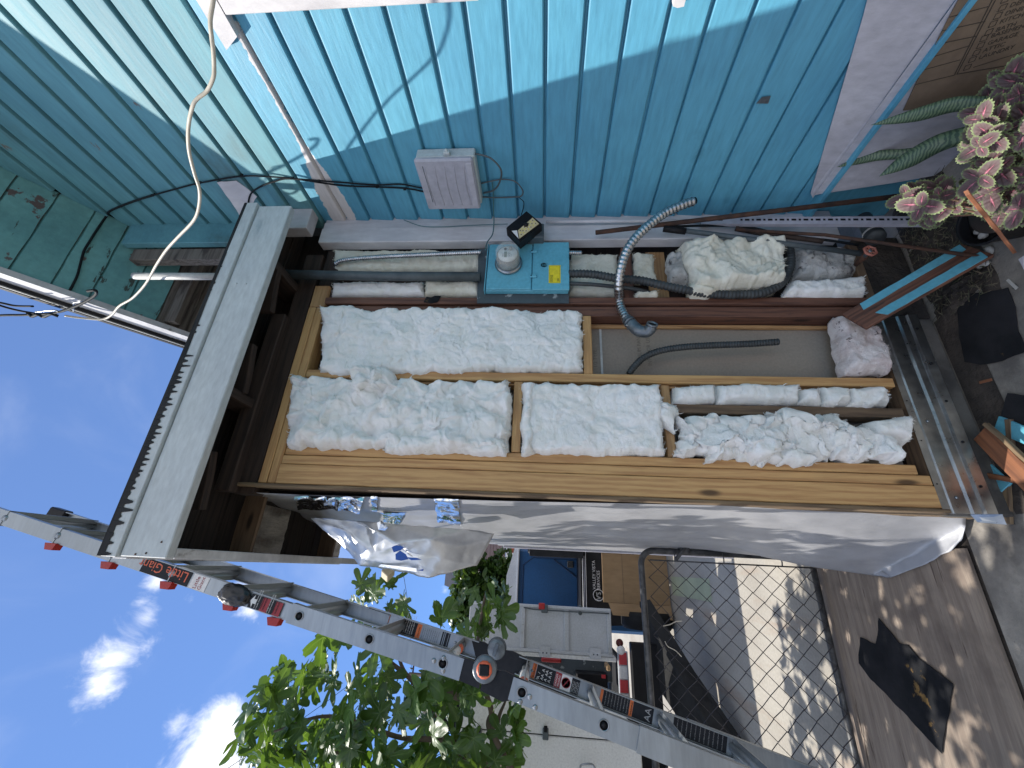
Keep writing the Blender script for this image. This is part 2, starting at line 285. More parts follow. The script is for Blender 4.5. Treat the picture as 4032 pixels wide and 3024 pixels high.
def leafmat(name, stops, trans=.35, rough=.4):
    m, t, b = newmat(name)
    a = N(t, 'ShaderNodeAttribute', attribute_name='tone'); cr = N(t, 'ShaderNodeValToRGB')
    cr.color_ramp.elements[0].position = stops[0][0]; cr.color_ramp.elements[0].color = (*stops[0][1], 1)
    cr.color_ramp.elements[1].position = stops[-1][0]; cr.color_ramp.elements[1].color = (*stops[-1][1], 1)
    for p, c in stops[1:-1]:
        e = cr.color_ramp.elements.new(p); e.color = (*c, 1)
    n = tnoise(t, coords(t), 25, 5)
    s = math_(t, 'ADD', a.outputs['Fac'], math_(t, 'MULTIPLY', math_(t, 'SUBTRACT', n, .5), .25)); t.links.new(s, cr.inputs[0])
    oi = N(t, 'ShaderNodeObjectInfo'); hsv = N(t, 'ShaderNodeHueSaturation'); t.links.new(cr.outputs[0], hsv.inputs['Color'])
    v = N(t, 'ShaderNodeMapRange'); t.links.new(oi.outputs['Random'], v.inputs[0]); v.inputs[3].default_value = .75; v.inputs[4].default_value = 1.3; t.links.new(v.outputs[0], hsv.inputs['Value'])
    t.links.new(hsv.outputs[0], b.inputs['Base Color']); b.inputs['Roughness'].default_value = rough
    bumpy(t, b, [(a.outputs['Fac'], .6, .004), (n, .3, .002)])
    tr = N(t, 'ShaderNodeBsdfTranslucent'); mxs = N(t, 'ShaderNodeMixShader'); mxs.inputs[0].default_value = trans
    br = N(t, 'ShaderNodeMix', data_type='RGBA', blend_type='MULTIPLY'); br.inputs[0].default_value = 1; t.links.new(hsv.outputs[0], br.inputs[6]); br.inputs[7].default_value = (2.6, 2.2, .8, 1)
    t.links.new(br.outputs[2], tr.inputs[0]); t.links.new(b.outputs[0], mxs.inputs[1]); t.links.new(tr.outputs[0], mxs.inputs[2])
    t.links.new(mxs.outputs[0], t.nodes['Material Output'].inputs[0])
    return m
m_fig = leafmat('fig_leaf_green', [(0, (.055, .115, .030)), (.6, (.068, .14, .038)), (1, (.17, .26, .11))], .32, .40)
m_bush = leafmat('glossy_bush_leaf', [(0, (.035, .075, .018)), (1, (.08, .15, .035))], .25, .3)
m_coleus = leafmat('coleus_leaf', [(0, (.50, .17, .23)), (.08, (.26, .085, .12)), (.2, (.085, .045, .052)), (.72, (.115, .08, .078)), (.84, (.13, .16, .075)), (1, (.20, .25, .11))], .10, .65)
def mk_snake():
    m, t, b = newmat('banded_snake_plant_leaf')
    v = coords(t, (1, 1, 1)); w = N(t, 'ShaderNodeTexWave', wave_type='BANDS', bands_direction='Z'); w.inputs['Scale'].default_value = 34; w.inputs['Distortion'].default_value = 7; w.inputs['Detail'].default_value = 3
    t.links.new(v, w.inputs[0]); t.links.new(ramp(t, w.outputs['Fac'], (.13, .19, .11), (.045, .085, .055), .4, .7), b.inputs['Base Color']); b.inputs['Roughness'].default_value = .4
    return m
m_snake = mk_snake()
m_clear = None
def mk_glass():
    m, t, b = newmat('clear_meter_glass')
    b.inputs['Base Color'].default_value = (.9, .92, .9, 1); b.inputs['Roughness'].default_value = .05; b.inputs['Alpha'].default_value = .22
    b.inputs['Specular IOR Level'].default_value = .8
    return m
m_clear = mk_glass()
for m_k in (m_black, m_blackm, m_cable, m_tar, m_tire, m_lblk, m_hinge):
    m_k.node_tree.nodes['Principled BSDF'].inputs['Specular IOR Level'].default_value = .18
# ---------------------------------------------------------------- building helpers
def smooth(me, on=True):
    for p in me.polygons: p.use_smooth = on
def link(name, me, mat, parent=None, mw=None, sm=False):
    o = bpy.data.objects.new(name, me); COL.objects.link(o)
    if mat is not None and not me.materials: me.materials.append(mat)
    if mw is not None: o.matrix_world = mw
    if parent is not None:
        o.parent = parent
        o.matrix_parent_inverse = parent_world(parent).inverted()
    if sm: smooth(me)
    return o
def parent_world(p):
    m = p.matrix_basis.copy()
    if p.parent: m = parent_world(p.parent) @ p.matrix_parent_inverse @ m
    return m
def thing(name, label, cat, loc=(0, 0, 0), group=None):
    o = bpy.data.objects.new(name, None); COL.objects.link(o); o.location = loc; o.empty_display_size = .05
    o['label'] = label; o['category'] = cat
    if group: o['group'] = group
    return o
def tag(o, label, cat, group=None):
    o['label'] = label; o['category'] = cat
    if group: o['group'] = group
    return o
def me_from(name, vs, fs):
    me = bpy.data.meshes.new(name); me.from_pydata([tuple(v) for v in vs], [], fs); me.update(); return me
def bm_me(bm, name='mesh'):
    bmesh.ops.recalc_face_normals(bm, faces=bm.faces); me = bpy.data.meshes.new(name); bm.to_mesh(me); bm.free(); return me
def bm_box(bm, x0, x1, y0, y1, z0, z1):
    r = bmesh.ops.create_cube(bm, size=1, matrix=Matrix.Translation(((x0 + x1) / 2, (y0 + y1) / 2, (z0 + z1) / 2)) @ Matrix.Diagonal((abs(x1 - x0), abs(y1 - y0), abs(z1 - z0), 1)))
    return r['verts']
def box(name, x0, x1, y0, y1, z0, z1, mat, parent=None, bev=.002):
    """box; mesh centred on its own middle, local axes = world axes"""
    c = V(((x0 + x1) / 2, (y0 + y1) / 2, (z0 + z1) / 2)); bm = bmesh.new()
    bm_box(bm, x0 - c.x, x1 - c.x, y0 - c.y, y1 - c.y, z0 - c.z, z1 - c.z)
    if bev: bmesh.ops.bevel(bm, geom=bm.edges[:], offset=min(bev, min(abs(x1 - x0), abs(y1 - y0), abs(z1 - z0)) * .3), segments=1, affect='EDGES')
    return link(name, bm_me(bm, name), mat, parent, Matrix.Translation(c))
def frame(a, b, side):
    """matrix with X along a->b, Y ~ side, origin at the middle"""
    x = (b - a).normalized(); z = x.cross(side).normalized(); y = z.cross(x).normalized()
    m = Matrix((x, y, z)).transposed().to_4x4(); m.translation = (a + b) / 2; return m
def beam(name, a, b, side, wid, thk, mat, parent=None, bev=.002, rough=0, seed=0):
    a = V(a); b = V(b); L = (b - a).length; m = frame(a, b, V(side)); bm = bmesh.new()
    bm_box(bm, -L / 2, L / 2, -wid / 2, wid / 2, -thk / 2, thk / 2)
    if bev: bmesh.ops.bevel(bm, geom=bm.edges[:], offset=min(bev, wid * .3, thk * .3), segments=1, affect='EDGES')
    if rough:
        n = max(2, min(60, int(L / .03)))
        eds = [e for e in bm.edges if abs((e.verts[0].co - e.verts[1].co).normalized().x) > .9]
        bmesh.ops.subdivide_edges(bm, edges=eds, cuts=n, use_grid_fill=True)
        for v in bm.verts: v.co += V((0, noise.noise(V((v.co.x * 9 + seed, v.co.y * 30, 0))), noise.noise(V((v.co.x * 9, v.co.z * 30, seed))))) * rough
    return link(name, bm_me(bm, name), mat, parent, m)
def catmull(pts, n=8):
    P = [V(p) for p in pts]; P = [P[0] * 2 - P[1]] + P + [P[-1] * 2 - P[-2]]; o = []
    for i in range(1, len(P) - 2):
        for k in range(n):
            t = k / n; a, b, c, d = P[i - 1:i + 3]
            o.append(.5 * ((2 * b) + (c - a) * t + (2 * a - 5 * b + 4 * c - d) * t * t + (3 * b - a - 3 * c + d) * t ** 3))
    o.append(P[-2]); return o
def tube_data(path, rad_, seg=8, cap=True, closed=False, radf=None):
    vs, fs = [], []; n = len(path); T = []
    for i in range(n):
        T.append((path[min(i + 1, n - 1)] - path[max(i - 1, 0)]).normalized())
    u = T[0].orthogonal().normalized()
    for i in range(n):
        u = (u - T[i] * u.dot(T[i])).normalized(); w_ = T[i].cross(u); r = radf(i, n) if radf else rad_
        for k in range(seg):
            a = 2 * PI * k / seg; vs.append(path[i] + (u * math.cos(a) + w_ * math.sin(a)) * r)
    for i in range(n - 1):
        for k in range(seg): fs.append((i * seg + k, i * seg + (k + 1) % seg, (i + 1) * seg + (k + 1) % seg, (i + 1) * seg + k))
    if cap: fs.append(tuple(range(seg - 1, -1, -1))); fs.append(tuple((n - 1) * seg + k for k in range(seg)))
    return vs, fs
def tube(name, pts, r, mat, parent=None, seg=8, n=8, curve=True, cap=True):
    path = catmull(pts, n) if curve and len(pts) > 2 else [V(p) for p in pts]
    vs, fs = tube_data(path, r, seg, cap); return link(name, me_from(name, vs, fs), mat, parent, sm=True)
def resample(path, step):
    o = [path[0]]; acc = 0
    for a, b in zip(path, path[1:]):
        L = (b - a).length; d = step - acc
        while d <= L: o.append(a.lerp(b, d / L)); d += step
        acc = (acc + L) % step if d > L else 0
        acc = L - (d - step)
    return o
def flex(name, pts, r, pitch, mat, parent=None, amp=.14, seg=12):
    path = resample(catmull(pts, 14), pitch / 4)
    prof = [1 - amp, 1, 1 + amp * .6, 1]
    vs, fs = tube_data(path, r, seg, True, radf=lambda i, n: r * prof[i % 4]); return link(name, me_from(name, vs, fs), mat, parent, sm=True)
def lathe(name, prof, origin, axis, mat, parent=None, seg=28, sm=True):
    ax = V(axis).normalized(); u = ax.orthogonal().normalized(); w_ = ax.cross(u); vs, fs = [], []
    for (r, h) in prof:
        for k in range(seg):
            a = 2 * PI * k / seg; vs.append(V(origin) + ax * h + (u * math.cos(a) + w_ * math.sin(a)) * r)
    for i in range(len(prof) - 1):
        for k in range(seg): fs.append((i * seg + k, i * seg + (k + 1) % seg, (i + 1) * seg + (k + 1) % seg, (i + 1) * seg + k))
    if prof[0][0] > 1e-5: fs.append(tuple(range(seg - 1, -1, -1)))
    if prof[-1][0] > 1e-5: fs.append(tuple((len(prof) - 1) * seg + k for k in range(seg)))
    me = me_from(name, vs, fs); o = link(name, me, mat, parent)
    if sm:
        for p in me.polygons: p.use_smooth = len(p.vertices) == 4
    return o
def prism(name, poly, off, mat, parent=None):
    """polygon of world points extruded by off"""
    n = len(poly); off = V(off); c = sum((V(p) for p in poly), V()) / n
    vs = [V(p) - c for p in poly] + [V(p) + off - c for p in poly]
    fs = [tuple(range(n)), tuple(range(2 * n - 1, n - 1, -1))] + [(i, (i + 1) % n + 0, (i + 1) % n + n, i + n) for i in range(n)]
    bm = bmesh.new(); me = me_from(name, vs, fs); bm.from_mesh(me); bmesh.ops.recalc_face_normals(bm, faces=bm.faces)
    big = [f for f in bm.faces if len(f.verts) > 4]; bmesh.ops.triangulate(bm, faces=big); bm.to_mesh(me); bm.free()
    return link(name, me, mat, parent, Matrix.Translation(c))
def text(name, s, origin, xd, yd, size, mat, parent=None, ext=.0004, align='LEFT'):
    c = bpy.data.curves.new(name, 'FONT'); c.body = s; c.size = size; c.extrude = ext; c.align_x = align; c.resolution_u = 2
    o = bpy.data.objects.new(name, c); COL.objects.link(o); bpy.context.view_layer.update()
    me = bpy.data.meshes.new_from_object(o.evaluated_get(bpy.context.evaluated_depsgraph_get())); bpy.data.objects.remove(o)
    x = V(xd).normalized(); y = V(yd); y = (y - x * y.dot(x)).normalized(); z = x.cross(y)
    m = Matrix((x, y, z)).transposed().to_4x4(); m.translation = V(origin)
    return link(name, me, mat, parent, m)
def ragged(poly, step, amp, seed=0):
    """subdivide a closed outline and jitter it, so it reads as torn"""
    o = []; n = len(poly)
    for i in range(n):
        a, b = V(poly[i]), V(poly[(i + 1) % n]); k = max(1, int((b - a).length / step)); nrm = V((b - a).yxz) if False else None
        for j in range(k):
            p = a.lerp(b, j / k); q = p * 23 + V((seed, seed * 1.7, 0))
            o.append(p + V((noise.noise(q), noise.noise(q + V((9, 3, 1))), noise.noise(q + V((2, 8, 5))))) * amp)
    return o
GR = lambda *a: V(a)

# ---------------------------------------------------------------- ground
YW = 1.70; XS = 1.762
def sheet(name, x0, x1, y0, y1, z, mat, kind='structure'):
    me = me_from(name, [(x0, y0, z), (x1, y0, z), (x1, y1, z), (x0, y1, z)], [(0, 1, 2, 3)]); o = link(name, me, mat); o['kind'] = kind; return o
sheet('ground', -400, 400, -400, 400, -.012, M('distant_ground', (.20, .18, .15), (.15, .14, .12), .3, rough=.9, bump=.2, rnd=False))
o = sheet('patio_slab', -4, 6, -4, 1.935, 0, m_conc)
sheet('driveway', -9, 2.2, 3.07, 40, .0, m_drive)
sheet('painted_stripe', -.22, -.0, 4.9, 6.3, .004, m_poly)
# the joint between slab and plywood is a real dark gap
sheet('slab_joint_soil', -4, 1.6, 1.9, 3.2, -.006, m_dirt)
# soil pocket against the house corner
bm = bmesh.new(); bmesh.ops.create_grid(bm, x_segments=50, y_segments=40, size=.5)
for v in bm.verts:
    x = 1.40 + v.co.x * .72; y = 1.56 + v.co.y * .30
    e = min(1, (.5 - abs(v.co.x)) * 8) * min(1, (.5 - abs(v.co.y)) * 8)
    h = .018 * e + .018 * e * noise.noise(V((x * 9, y * 9, 0))) + .014 * e * noise.noise(V((x * 40, y * 40, 3)))
    v.co = V((x, y, h - .004))
o = link('soil_patch', bm_me(bm), m_dirt); o['kind'] = 'structure'

sheet('dirt_strip', .27, 1.10, 1.585, 1.712, .003, m_dirt)
sheet('dirt_strip', .22, .60, 1.54, 1.584, .0035, M('dusty_slab_edge', (.13, .115, .10), (.055, .048, .042), 14, rough=.95, bump=.8, bd=.006, bsc=30, rnd=False))
# ---------------------------------------------------------------- blue house (right): every siding board is a part
house = thing('blue_house', 'blue house wall of horizontal siding under a peeling soffit, patched white at its window corner', 'house', (XS, 1.7, 0))
EXPO = .1386
def zsoff(y): return 4.384 - .79 * (y - 1.5)
def siding_board(k):
    zb = 1.768 + EXPO * k
    ztop = zb + EXPO
    y1 = 1.742 if zb < 4.15 else min(1.742, 1.5 - (zb + .02 - 4.384) / .79)
    y0 = -1.2
    if y1 < y0 + .1: return
    ns = 40; vs, fs = [], []
    rnd = random.Random(k)
    if zb < 4.15 or True: ys = [y0 + (y1 - y0) * i / ns for i in range(ns + 1)]
    prof = [(-.002, -.006), (-.0245, 0.0), (-.027, .004), (-.027, .012), (-.0185, .119), (-.016, .1245), (-.004, .1275), (-.004, EXPO + .004)]
    for i, y in enumerate(ys):
        wob = noise.noise(V((y * 1.5, k * 3.1, 0))) * .0022; w2 = noise.noise(V((y * 9, k * 3.1, 4))) * .0007
        for j, (dx, dz) in enumerate(prof):
            z = zb + dz + wob + w2
            lim = zsoff(y) + .01
            vs.append((XS + .001 + dx, y - 0, min(z, lim)))
    n = len(prof)
    for i in range(ns):
        for j in range(n - 1): fs.append((i * n + j, i * n + j + 1, (i + 1) * n + j + 1, (i + 1) * n + j))
    m = m_teal if zb > 2.95 else m_blue
    if abs(zb - 2.877) < .02 or abs(zb - 2.738) < .02: m = m_bluebare
    link('siding_board', me_from('siding_board', vs, fs), m, house)
for k in range(-10, 34): siding_board(k)
# solid body of the house behind the boards, with its gable slope
ztop = zsoff(-1.2)
prism('wall_core', [(XS + .004, -1.2, 0), (XS + .004, 1.735, 0), (XS + .004, 1.735, zsoff(1.735)), (XS + .004, -1.2, ztop)], (3.5, 0, 0), m_blue, house)
# corner board: white below the lean-to roof, teal above
prism('corner_board', [(1.757, 1.69, .30), (1.717, 1.69, .30), (1.717, 1.69, 2.985), (1.757, 1.69, 2.985)], (0, .045, 0), m_white, house)
box('corner_board', 1.668, 1.716, 1.681, 1.735, .30, 2.985, m_white, house)
box('corner_board', 1.566, 1.667, 1.672, 1.735, .30, 2.985, m_white, house, .004)
box('corner_board', 1.60, 1.752, 1.70, 1.74, 3.21, 4.19, m_teal, house, .003)
box('end_wall', 1.52, 1.598, 1.745, 1.80, 3.21, 4.15, m_gray, house)
# thin teal paint edge at the inside corner
tube('caulk_bead', [(1.757, 1.686, .45), (1.758, 1.686, 1.2), (1.757, 1.686, 2.0), (1.758, 1.686, 2.95)], .004, m_blue, house, 6)
# window casing at the near top: head board and side board, white, cracked
zl = at(905, 150, 0, XS - .02).z
hd = [at(u, v, 0, XS - .045) for u, v in ((735, 0), (862, 190), (922, 60), (905, 0))]
zb0 = hd[1].z
prism('head_casing', [(XS - .05, .40, 2.945), (XS - .05, hd[1].y + .005, 2.945), (XS - .05, hd[1].y - .035, 2.875), (XS - .05, .40, 2.875)], (.045, 0, 0), m_whitecrack, house)
yc = at(1500, 26, 0, XS - .05).y
box('side_casing', XS - .05, XS - .004, .40, yc, 1.98, 2.872, m_whitecrack, house, .003)
c = at(2677, 12, 0, XS - .05)
prism('sill_horn', [c + V(p) for p in ((0, -.12, .02), (0, .008, .02), (0, .013, .004), (0, .010, -.016), (0, -.12, -.018))], (.045, 0, 0), m_whitecrack, house)
# small gray tape square on the wall
tp = [at(u, v, 0, XS - .027) for u, v in ((2978, 408), (3000, 383), (3035, 378), (3025, 408))]
prism('tape_square', tp, (.0015, 0, 0), m_lead, house)
# soffit planks (run out from the wall), teal up to y=1.93 then bare
y = -1.0; k = 0
rs = random.Random(5)
while y < 3.3:
    wdt = .118 + rs.uniform(-.004, .004); bare = y > 1.90
    a, b = y, y + wdt - .0085
    jag = .0 if bare else rs.uniform(0, .004)
    vs, fs = [], []
    nn = 14
    for i in range(nn + 1):
        x = 1.225 + (XS - .01 - 1.225) * i / nn
        e1 = noise.noise(V((x * 8, k * 3, 0))) * .004; e2 = noise.noise(V((x * 8, k * 3, 7))) * .004
        for (yy, dz) in ((a + e1, 0), (b + e2, 0), (b + e2, .018), (a + e1, .018)): vs.append((x, yy, zsoff(yy) + dz))
    for i in range(nn):
        for j in range(4): fs.append((i * 4 + j, i * 4 + (j + 1) % 4, (i + 1) * 4 + (j + 1) % 4, (i + 1) * 4 + j))
    fs.append((0, 1, 2, 3)); fs.append(tuple(nn * 4 + j for j in (3, 2, 1, 0)))
    me = me_from('soffit_plank', vs, fs); ax = me
    o = link('soffit_plank', me, m_gray if bare else m_tealsoff, house)
    y += wdt; k += 1
# bare end of the eave: two rafter tails
for yy in (1.98, 2.36):
    beam('rafter_tail', (1.24, yy, zsoff(yy) - .035), (1.76, yy, zsoff(yy) - .035), (0, 1, 0), .042, .07, m_gray if yy < 2 else m_old, house, rough=.003, seed=yy)
# rake board, roof slab, drip edge
def rake(name, x0, x1, dz0, dz1, mat, ya=-1.2, yb=3.3):
    prism(name, [(x0, ya, zsoff(ya) + dz0), (x0, yb, zsoff(yb) + dz0), (x0, yb, zsoff(yb) + dz1), (x0, ya, zsoff(ya) + dz1)], (x1 - x0, 0, 0), mat, house)
ym = 2.16
rake('rake_board', 1.19, 1.222, -.035, .105, m_rake, -1.2, 2.215)
rake('rake_board', 1.19, 1.222, -.015, .105, m_rake, 2.228, 3.3)
rake('drip_edge', 1.172, 1.188, .085, .118, m_blackm)
rake('drip_edge', 1.165, 1.171, .095, .103, m_wpipe)
rake('roof_slab', 1.165, 5.3, .12, .15, m_blackm)
rake('roof_deck', 1.224, 1.76, .019, .118, m_gray)
prism('bare_primer_patch', ragged([at(u, v, 0, XS - .0285) for u, v in ((854, 718), (930, 711), (987, 753), (1012, 775), (956, 867), (911, 797))], .012, .004, 2), (.002, 0, 0), m_whitecrack, house)
# water table ledge low on the wall
beam('ledge_board', (1.718, -1.2, .425), (1.718, 1.70, .425), (1, 0, 0), .062, .020, m_blue, house)
# loose debris where the ledge meets the corner
# ---------------------------------------------------------------- lean-to (the opened wall)
shed = thing('lean_to', 'lean-to addition with its end wall stripped to bare studs under a pale blue fascia', 'building', (.9, 1.9, 0))
YF = 1.42
def zf(u, v): return at(u, v, 1, YF).z
zfb = (zf(1050, 1114) + zf(690, 2050)) / 2; zfg = (zf(943, 1000) + zf(528, 2050)) / 2; zft = (zf(899, 1000) + zf(465, 2050)) / 2
XL, XR = -.026, 1.565
ZW0, ZW1 = .26, 2.945
pm = m_fascia
box('fascia_board', XL, XR, YF, YF + .036, zfb, zfg, pm, shed, .003)
box('fascia_board', XL - .003, XR + .012, YF - .012, YF + .03, zfg + .003, zft, pm, shed, .002)
# side fascia running back along the left eave
box('side_fascia', XL, XL + .034, YF + .038, 3.1, zfb, zfg, m_rake, shed, .003)
box('side_fascia', XL - .008, XL + .03, YF + .032, 3.1, zfg + .003, zft, m_rake, shed, .002)
box('roof_sheet', XR + .021, XR + .19, 1.60, 3.1, zft + .002, zft + .022, m_blackm, shed, .002)
box('roof_sheet', XL - .004, XR + .02, YF - .006, 3.1, zft + .002, zft + .022, m_blackm, shed, .002)
# roof planks overhead, laid along X
yy = YF + .04; k = 0
while yy < 2.98:
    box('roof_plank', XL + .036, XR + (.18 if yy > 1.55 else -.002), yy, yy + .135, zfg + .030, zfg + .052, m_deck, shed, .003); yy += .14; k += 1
# rafters (run back from the front fascia)
for x in (.62, 1.29):
    beam('rafter', (x, YF + .04, zfg - .045), (x, 3.08, zfg - .045), (1, 0, 0), .04, .13, m_old, shed, rough=.003, seed=x * 9)
for x, z_ in ((.25, zfg - .06), (.74, zfg - .075), (1.16, zfg - .07)):
    beam('blocking', (x - .10, YF + .17, z_), (x + .12, YF + .13, z_), (0, 1, 0), .035, .085, m_old, shed, rough=.003, seed=x)
# blocks between rafters over the side eave + dark old header above the new plate
for y_ in (1.95, 2.75):
    beam('rafter', (XL + .036, y_, zfg - .05), (.30, y_, zfg - .05), (0, 1, 0), .024, .10, m_weather, shed, rough=.003, seed=y_)
box('header', .235, 1.52, 1.715, 1.79, 2.962, 3.06, m_old, shed, .004)
box('header', .235, 1.10, 1.66, 1.712, 3.03, 3.10, m_old, shed, .004)
box('white_filler', 1.60, 1.74, 1.60, 1.668, zfb + .03, zfg + .03, m_white, shed, .003)
# crinkled foil in the side eave bays
def rough_panel(name, x0, x1, y0, y1, z, mat, amp=.006):
    bm = bmesh.new(); bmesh.ops.create_grid(bm, x_segments=30, y_segments=60, size=.5)
    for v in bm.verts:
        x = (x0 + x1) / 2 + v.co.x * (x1 - x0); y = (y0 + y1) / 2 + v.co.y * (y1 - y0)
        v.co = V((x, y, z + amp * noise.noise(V((x * 20, y * 60, 0))) + amp * .5 * noise.noise(V((x * 40, y * 120, 2)))))
    return link(name, bm_me(bm), mat, shed, sm=True)
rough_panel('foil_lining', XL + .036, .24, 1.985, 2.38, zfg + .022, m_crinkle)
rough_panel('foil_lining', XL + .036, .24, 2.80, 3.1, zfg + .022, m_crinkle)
# tar drips over the front edge
rs = random.Random(3); xs = XR - .25; up_, lo_ = [], []
x = XR - .30
edge = YF - .0135
while x > XL - .004:
    f = max(0, min(1, (1.05 - x) / .45)); base = .004 + .010 * f
    lo_.append((x, base))
    if rs.random() < .16 + .75 * f:
        wd = rs.uniform(.003, .006); dl = (rs.uniform(.004, .03) if rs.random() < .75 else rs.uniform(.03, .05)) * (f * .8 + .12)
        cx = x - .007
        lo_ += [(cx + wd * 1.7, base * .9), (cx + wd, base + dl * .6), (cx + wd * .5, base + dl * .96), (cx, base + dl), (cx - wd * .5, base + dl * .95), (cx - wd, base + dl * .55), (cx - wd * 1.6, base * .9)]
        x = cx - wd * 1.6 - rs.uniform(.001, .012)
    else: x -= .015
vs, fs = [], []
for (x, d) in lo_: vs += [(x, edge, zft + .003), (x, edge, zft - d)]
for i in range(len(lo_) - 1): fs.append((2 * i, 2 * i + 1, 2 * i + 3, 2 * i + 2))
me = me_from('tar_drips', vs, fs); bm = bmesh.new(); bm.from_mesh(me); bmesh.ops.solidify(bm, geom=bm.faces[:], thickness=.0012); bm.to_mesh(me); bm.free()
link('tar_drips', me, m_blackm, shed)
# nail heads on the fascia
for u, v in ((931, 1116), (969, 1117), (575, 2178), (533, 2182), (636, 2134)):
    p = at(u, v, 1, YF - .001)
    lathe('nail', [(.0035, 0), (.003, .0015), (0, .002)], p, (0, -1, 0), m_rust if v > 2130 else m_fascia, shed, 8)

# studs and plates; stud(x0,x1,z0,z1) front face on Y=YW
def stud(x0, x1, z0, z1, mat, yf=YW, dep=.089, rough=.0012, name='stud'):
    return beam(name, ((x0 + x1) / 2, yf + dep / 2, z0), ((x0 + x1) / 2, yf + dep / 2, z1), (1, 0, 0), abs(x1 - x0), dep, mat, shed, .003, rough, x0 * 31)
def xa(v, u=2135): return at(u, v, 1, YW).x
def za(u, v): return at(u, v, 1, YW).z
stud(xa(1170), xa(1196), ZW0, 2.905, m_red)
stud(xa(1200), xa(1238), ZW0, 2.86, m_red, YW + .012, .075)
stud(xa(1242), xa(1254), ZW0 + .02, za(2300, 1240), m_pine2, YW + .075, .02)
stud(xa(1468), xa(1500), ZW0 + .01, 2.865, m_pine)
stud(xa(1505), xa(1512), ZW0 + .02, 2.86, m_pine2, YW + .02, .06)
stud(.405, .443, za(3605, 1820), 2.865, m_pine, YW + .004)
stud(.364, .402, za(3660, 1865), 2.867, m_pine, YW)
stud(.2795, .362, ZW0, 2.868, m_pine, YW - .003, .04)
stud(.2625, .2775, .24, 3.03, m_osb, YW - .010, .04, .002, 'sheathing_edge')
# weathered extra stick
stud(xa(1588, 2660), xa(1624, 2660), ZW0 + .01, za(2655, 1600), m_weather, YW + .004, .07, .003)
# top plates (double)
def plate(x0, x1, z0, z1, mat, y0=YW, dep=.089, rough=.001):
    return beam('plate', (x0, y0 + dep / 2, (z0 + z1) / 2), (x1, y0 + dep / 2, (z0 + z1) / 2), (0, 1, 0), dep, z1 - z0, mat, shed, .003, rough, z0 * 7)
plate(.2795, 1.165, 2.908, 2.946, m_pine, YW - .002)
plate(.2795, 1.165, 2.868, 2.906, m_pine)
plate(1.168, 1.30, 2.868, 2.946, m_pine2, YW)
plate(1.198, 1.55, 2.86, 2.945, m_old, YW + .02)
# bottom plate
plate(.2795, 1.56, ZW0 - .045, ZW0 - .005, m_weather, YW + .004)
# blocks between studs
def block(u0, u1, v, x0, x1, mat, yf=YW, dep=.085, name='block'):
    z0, z1 = sorted((za(u0, v), za(u1, v)))
    return beam(name, (x0, yf + dep / 2, (z0 + z1) / 2), (x1, yf + dep / 2, (z0 + z1) / 2), (0, 1, 0), dep, z1 - z0, mat, shed, .003, .001, z0 * 13)
block(2297, 2331, 1340, xa(1470) + .002, xa(1240), m_pine, YW + .004)
block(2018, 2052, 1655, .446, xa(1503), m_pine, YW + .002)
block(2620, 2654, 1655, .446, xa(1503), m_pine2, YW + .012)
block(2458, 2498, 1090, xa(1168), 1.56, m_red, YW + .025, .06)
box('backing_board', 1.24, 1.56, YW + .062, YW + .075, za(2640, 1060), za(2563, 1060), m_pine2, shed, .002)
# inside face of the wall: drywall seen through the open bay, dark beyond
box('drywall_panel', xa(1465), xa(1240) + .06, YW + .097, YW + .11, ZW0, za(2378, 1350) - .0015, m_dry, shed, .001)
box('drywall_panel', xa(1465), xa(1240) + .06, YW + .097, YW + .11, za(2378, 1350) + .0015, 2.4, m_dry, shed, .001)
box('drywall_panel', .27, xa(1467), YW + .102, YW + .115, ZW0, 2.9, m_dry, shed, .001)
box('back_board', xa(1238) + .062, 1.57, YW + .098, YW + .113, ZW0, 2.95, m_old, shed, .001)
# faint printed columns on the drywall
for uu in (2530, 2568, 2352):
    p = at(uu, 1440 if uu > 2500 else 1448, 1, YW + .0965)
    text('printed_lettering', 'GYPSUM PANEL' if uu == 2530 else ('INTERIOR USE' if uu > 2500 else '1/2 TYPE'), p, (1, 0, 0), (0, 0, 1), .026, m_ink, shed, .0003)
# seam line of paper tape
box('panel_seam', xa(1462), xa(1240), YW + .0945, YW + .0965, za(2380, 1350) - .003, za(2376, 1350) + .003, m_wpipe, shed, 0)
# floor slab edge below the wall and side wall
box('footing', .262, 1.12, YW + .012, YW + .09, 0.004, ZW0 - .047, M('dirty_footing_concrete', (.13, .12, .105), (.06, .055, .05), 6, rough=.95, bump=.8, bd=.006, bsc=30), shed, .006)
box('footing', 1.122, 1.60, YW + .012, YW + .09, 0.004, ZW0 - .047, m_dirt, shed, .006)
box('side_sheathing', .2645, .2765, YW + .034, 2.80, .05, 2.95, m_osb, shed, .002)
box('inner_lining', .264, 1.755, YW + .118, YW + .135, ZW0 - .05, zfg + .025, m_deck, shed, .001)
box('back_wall', .247, 1.755, 2.80, 2.83, .05, zfg + .02, m_osb, shed, .002)
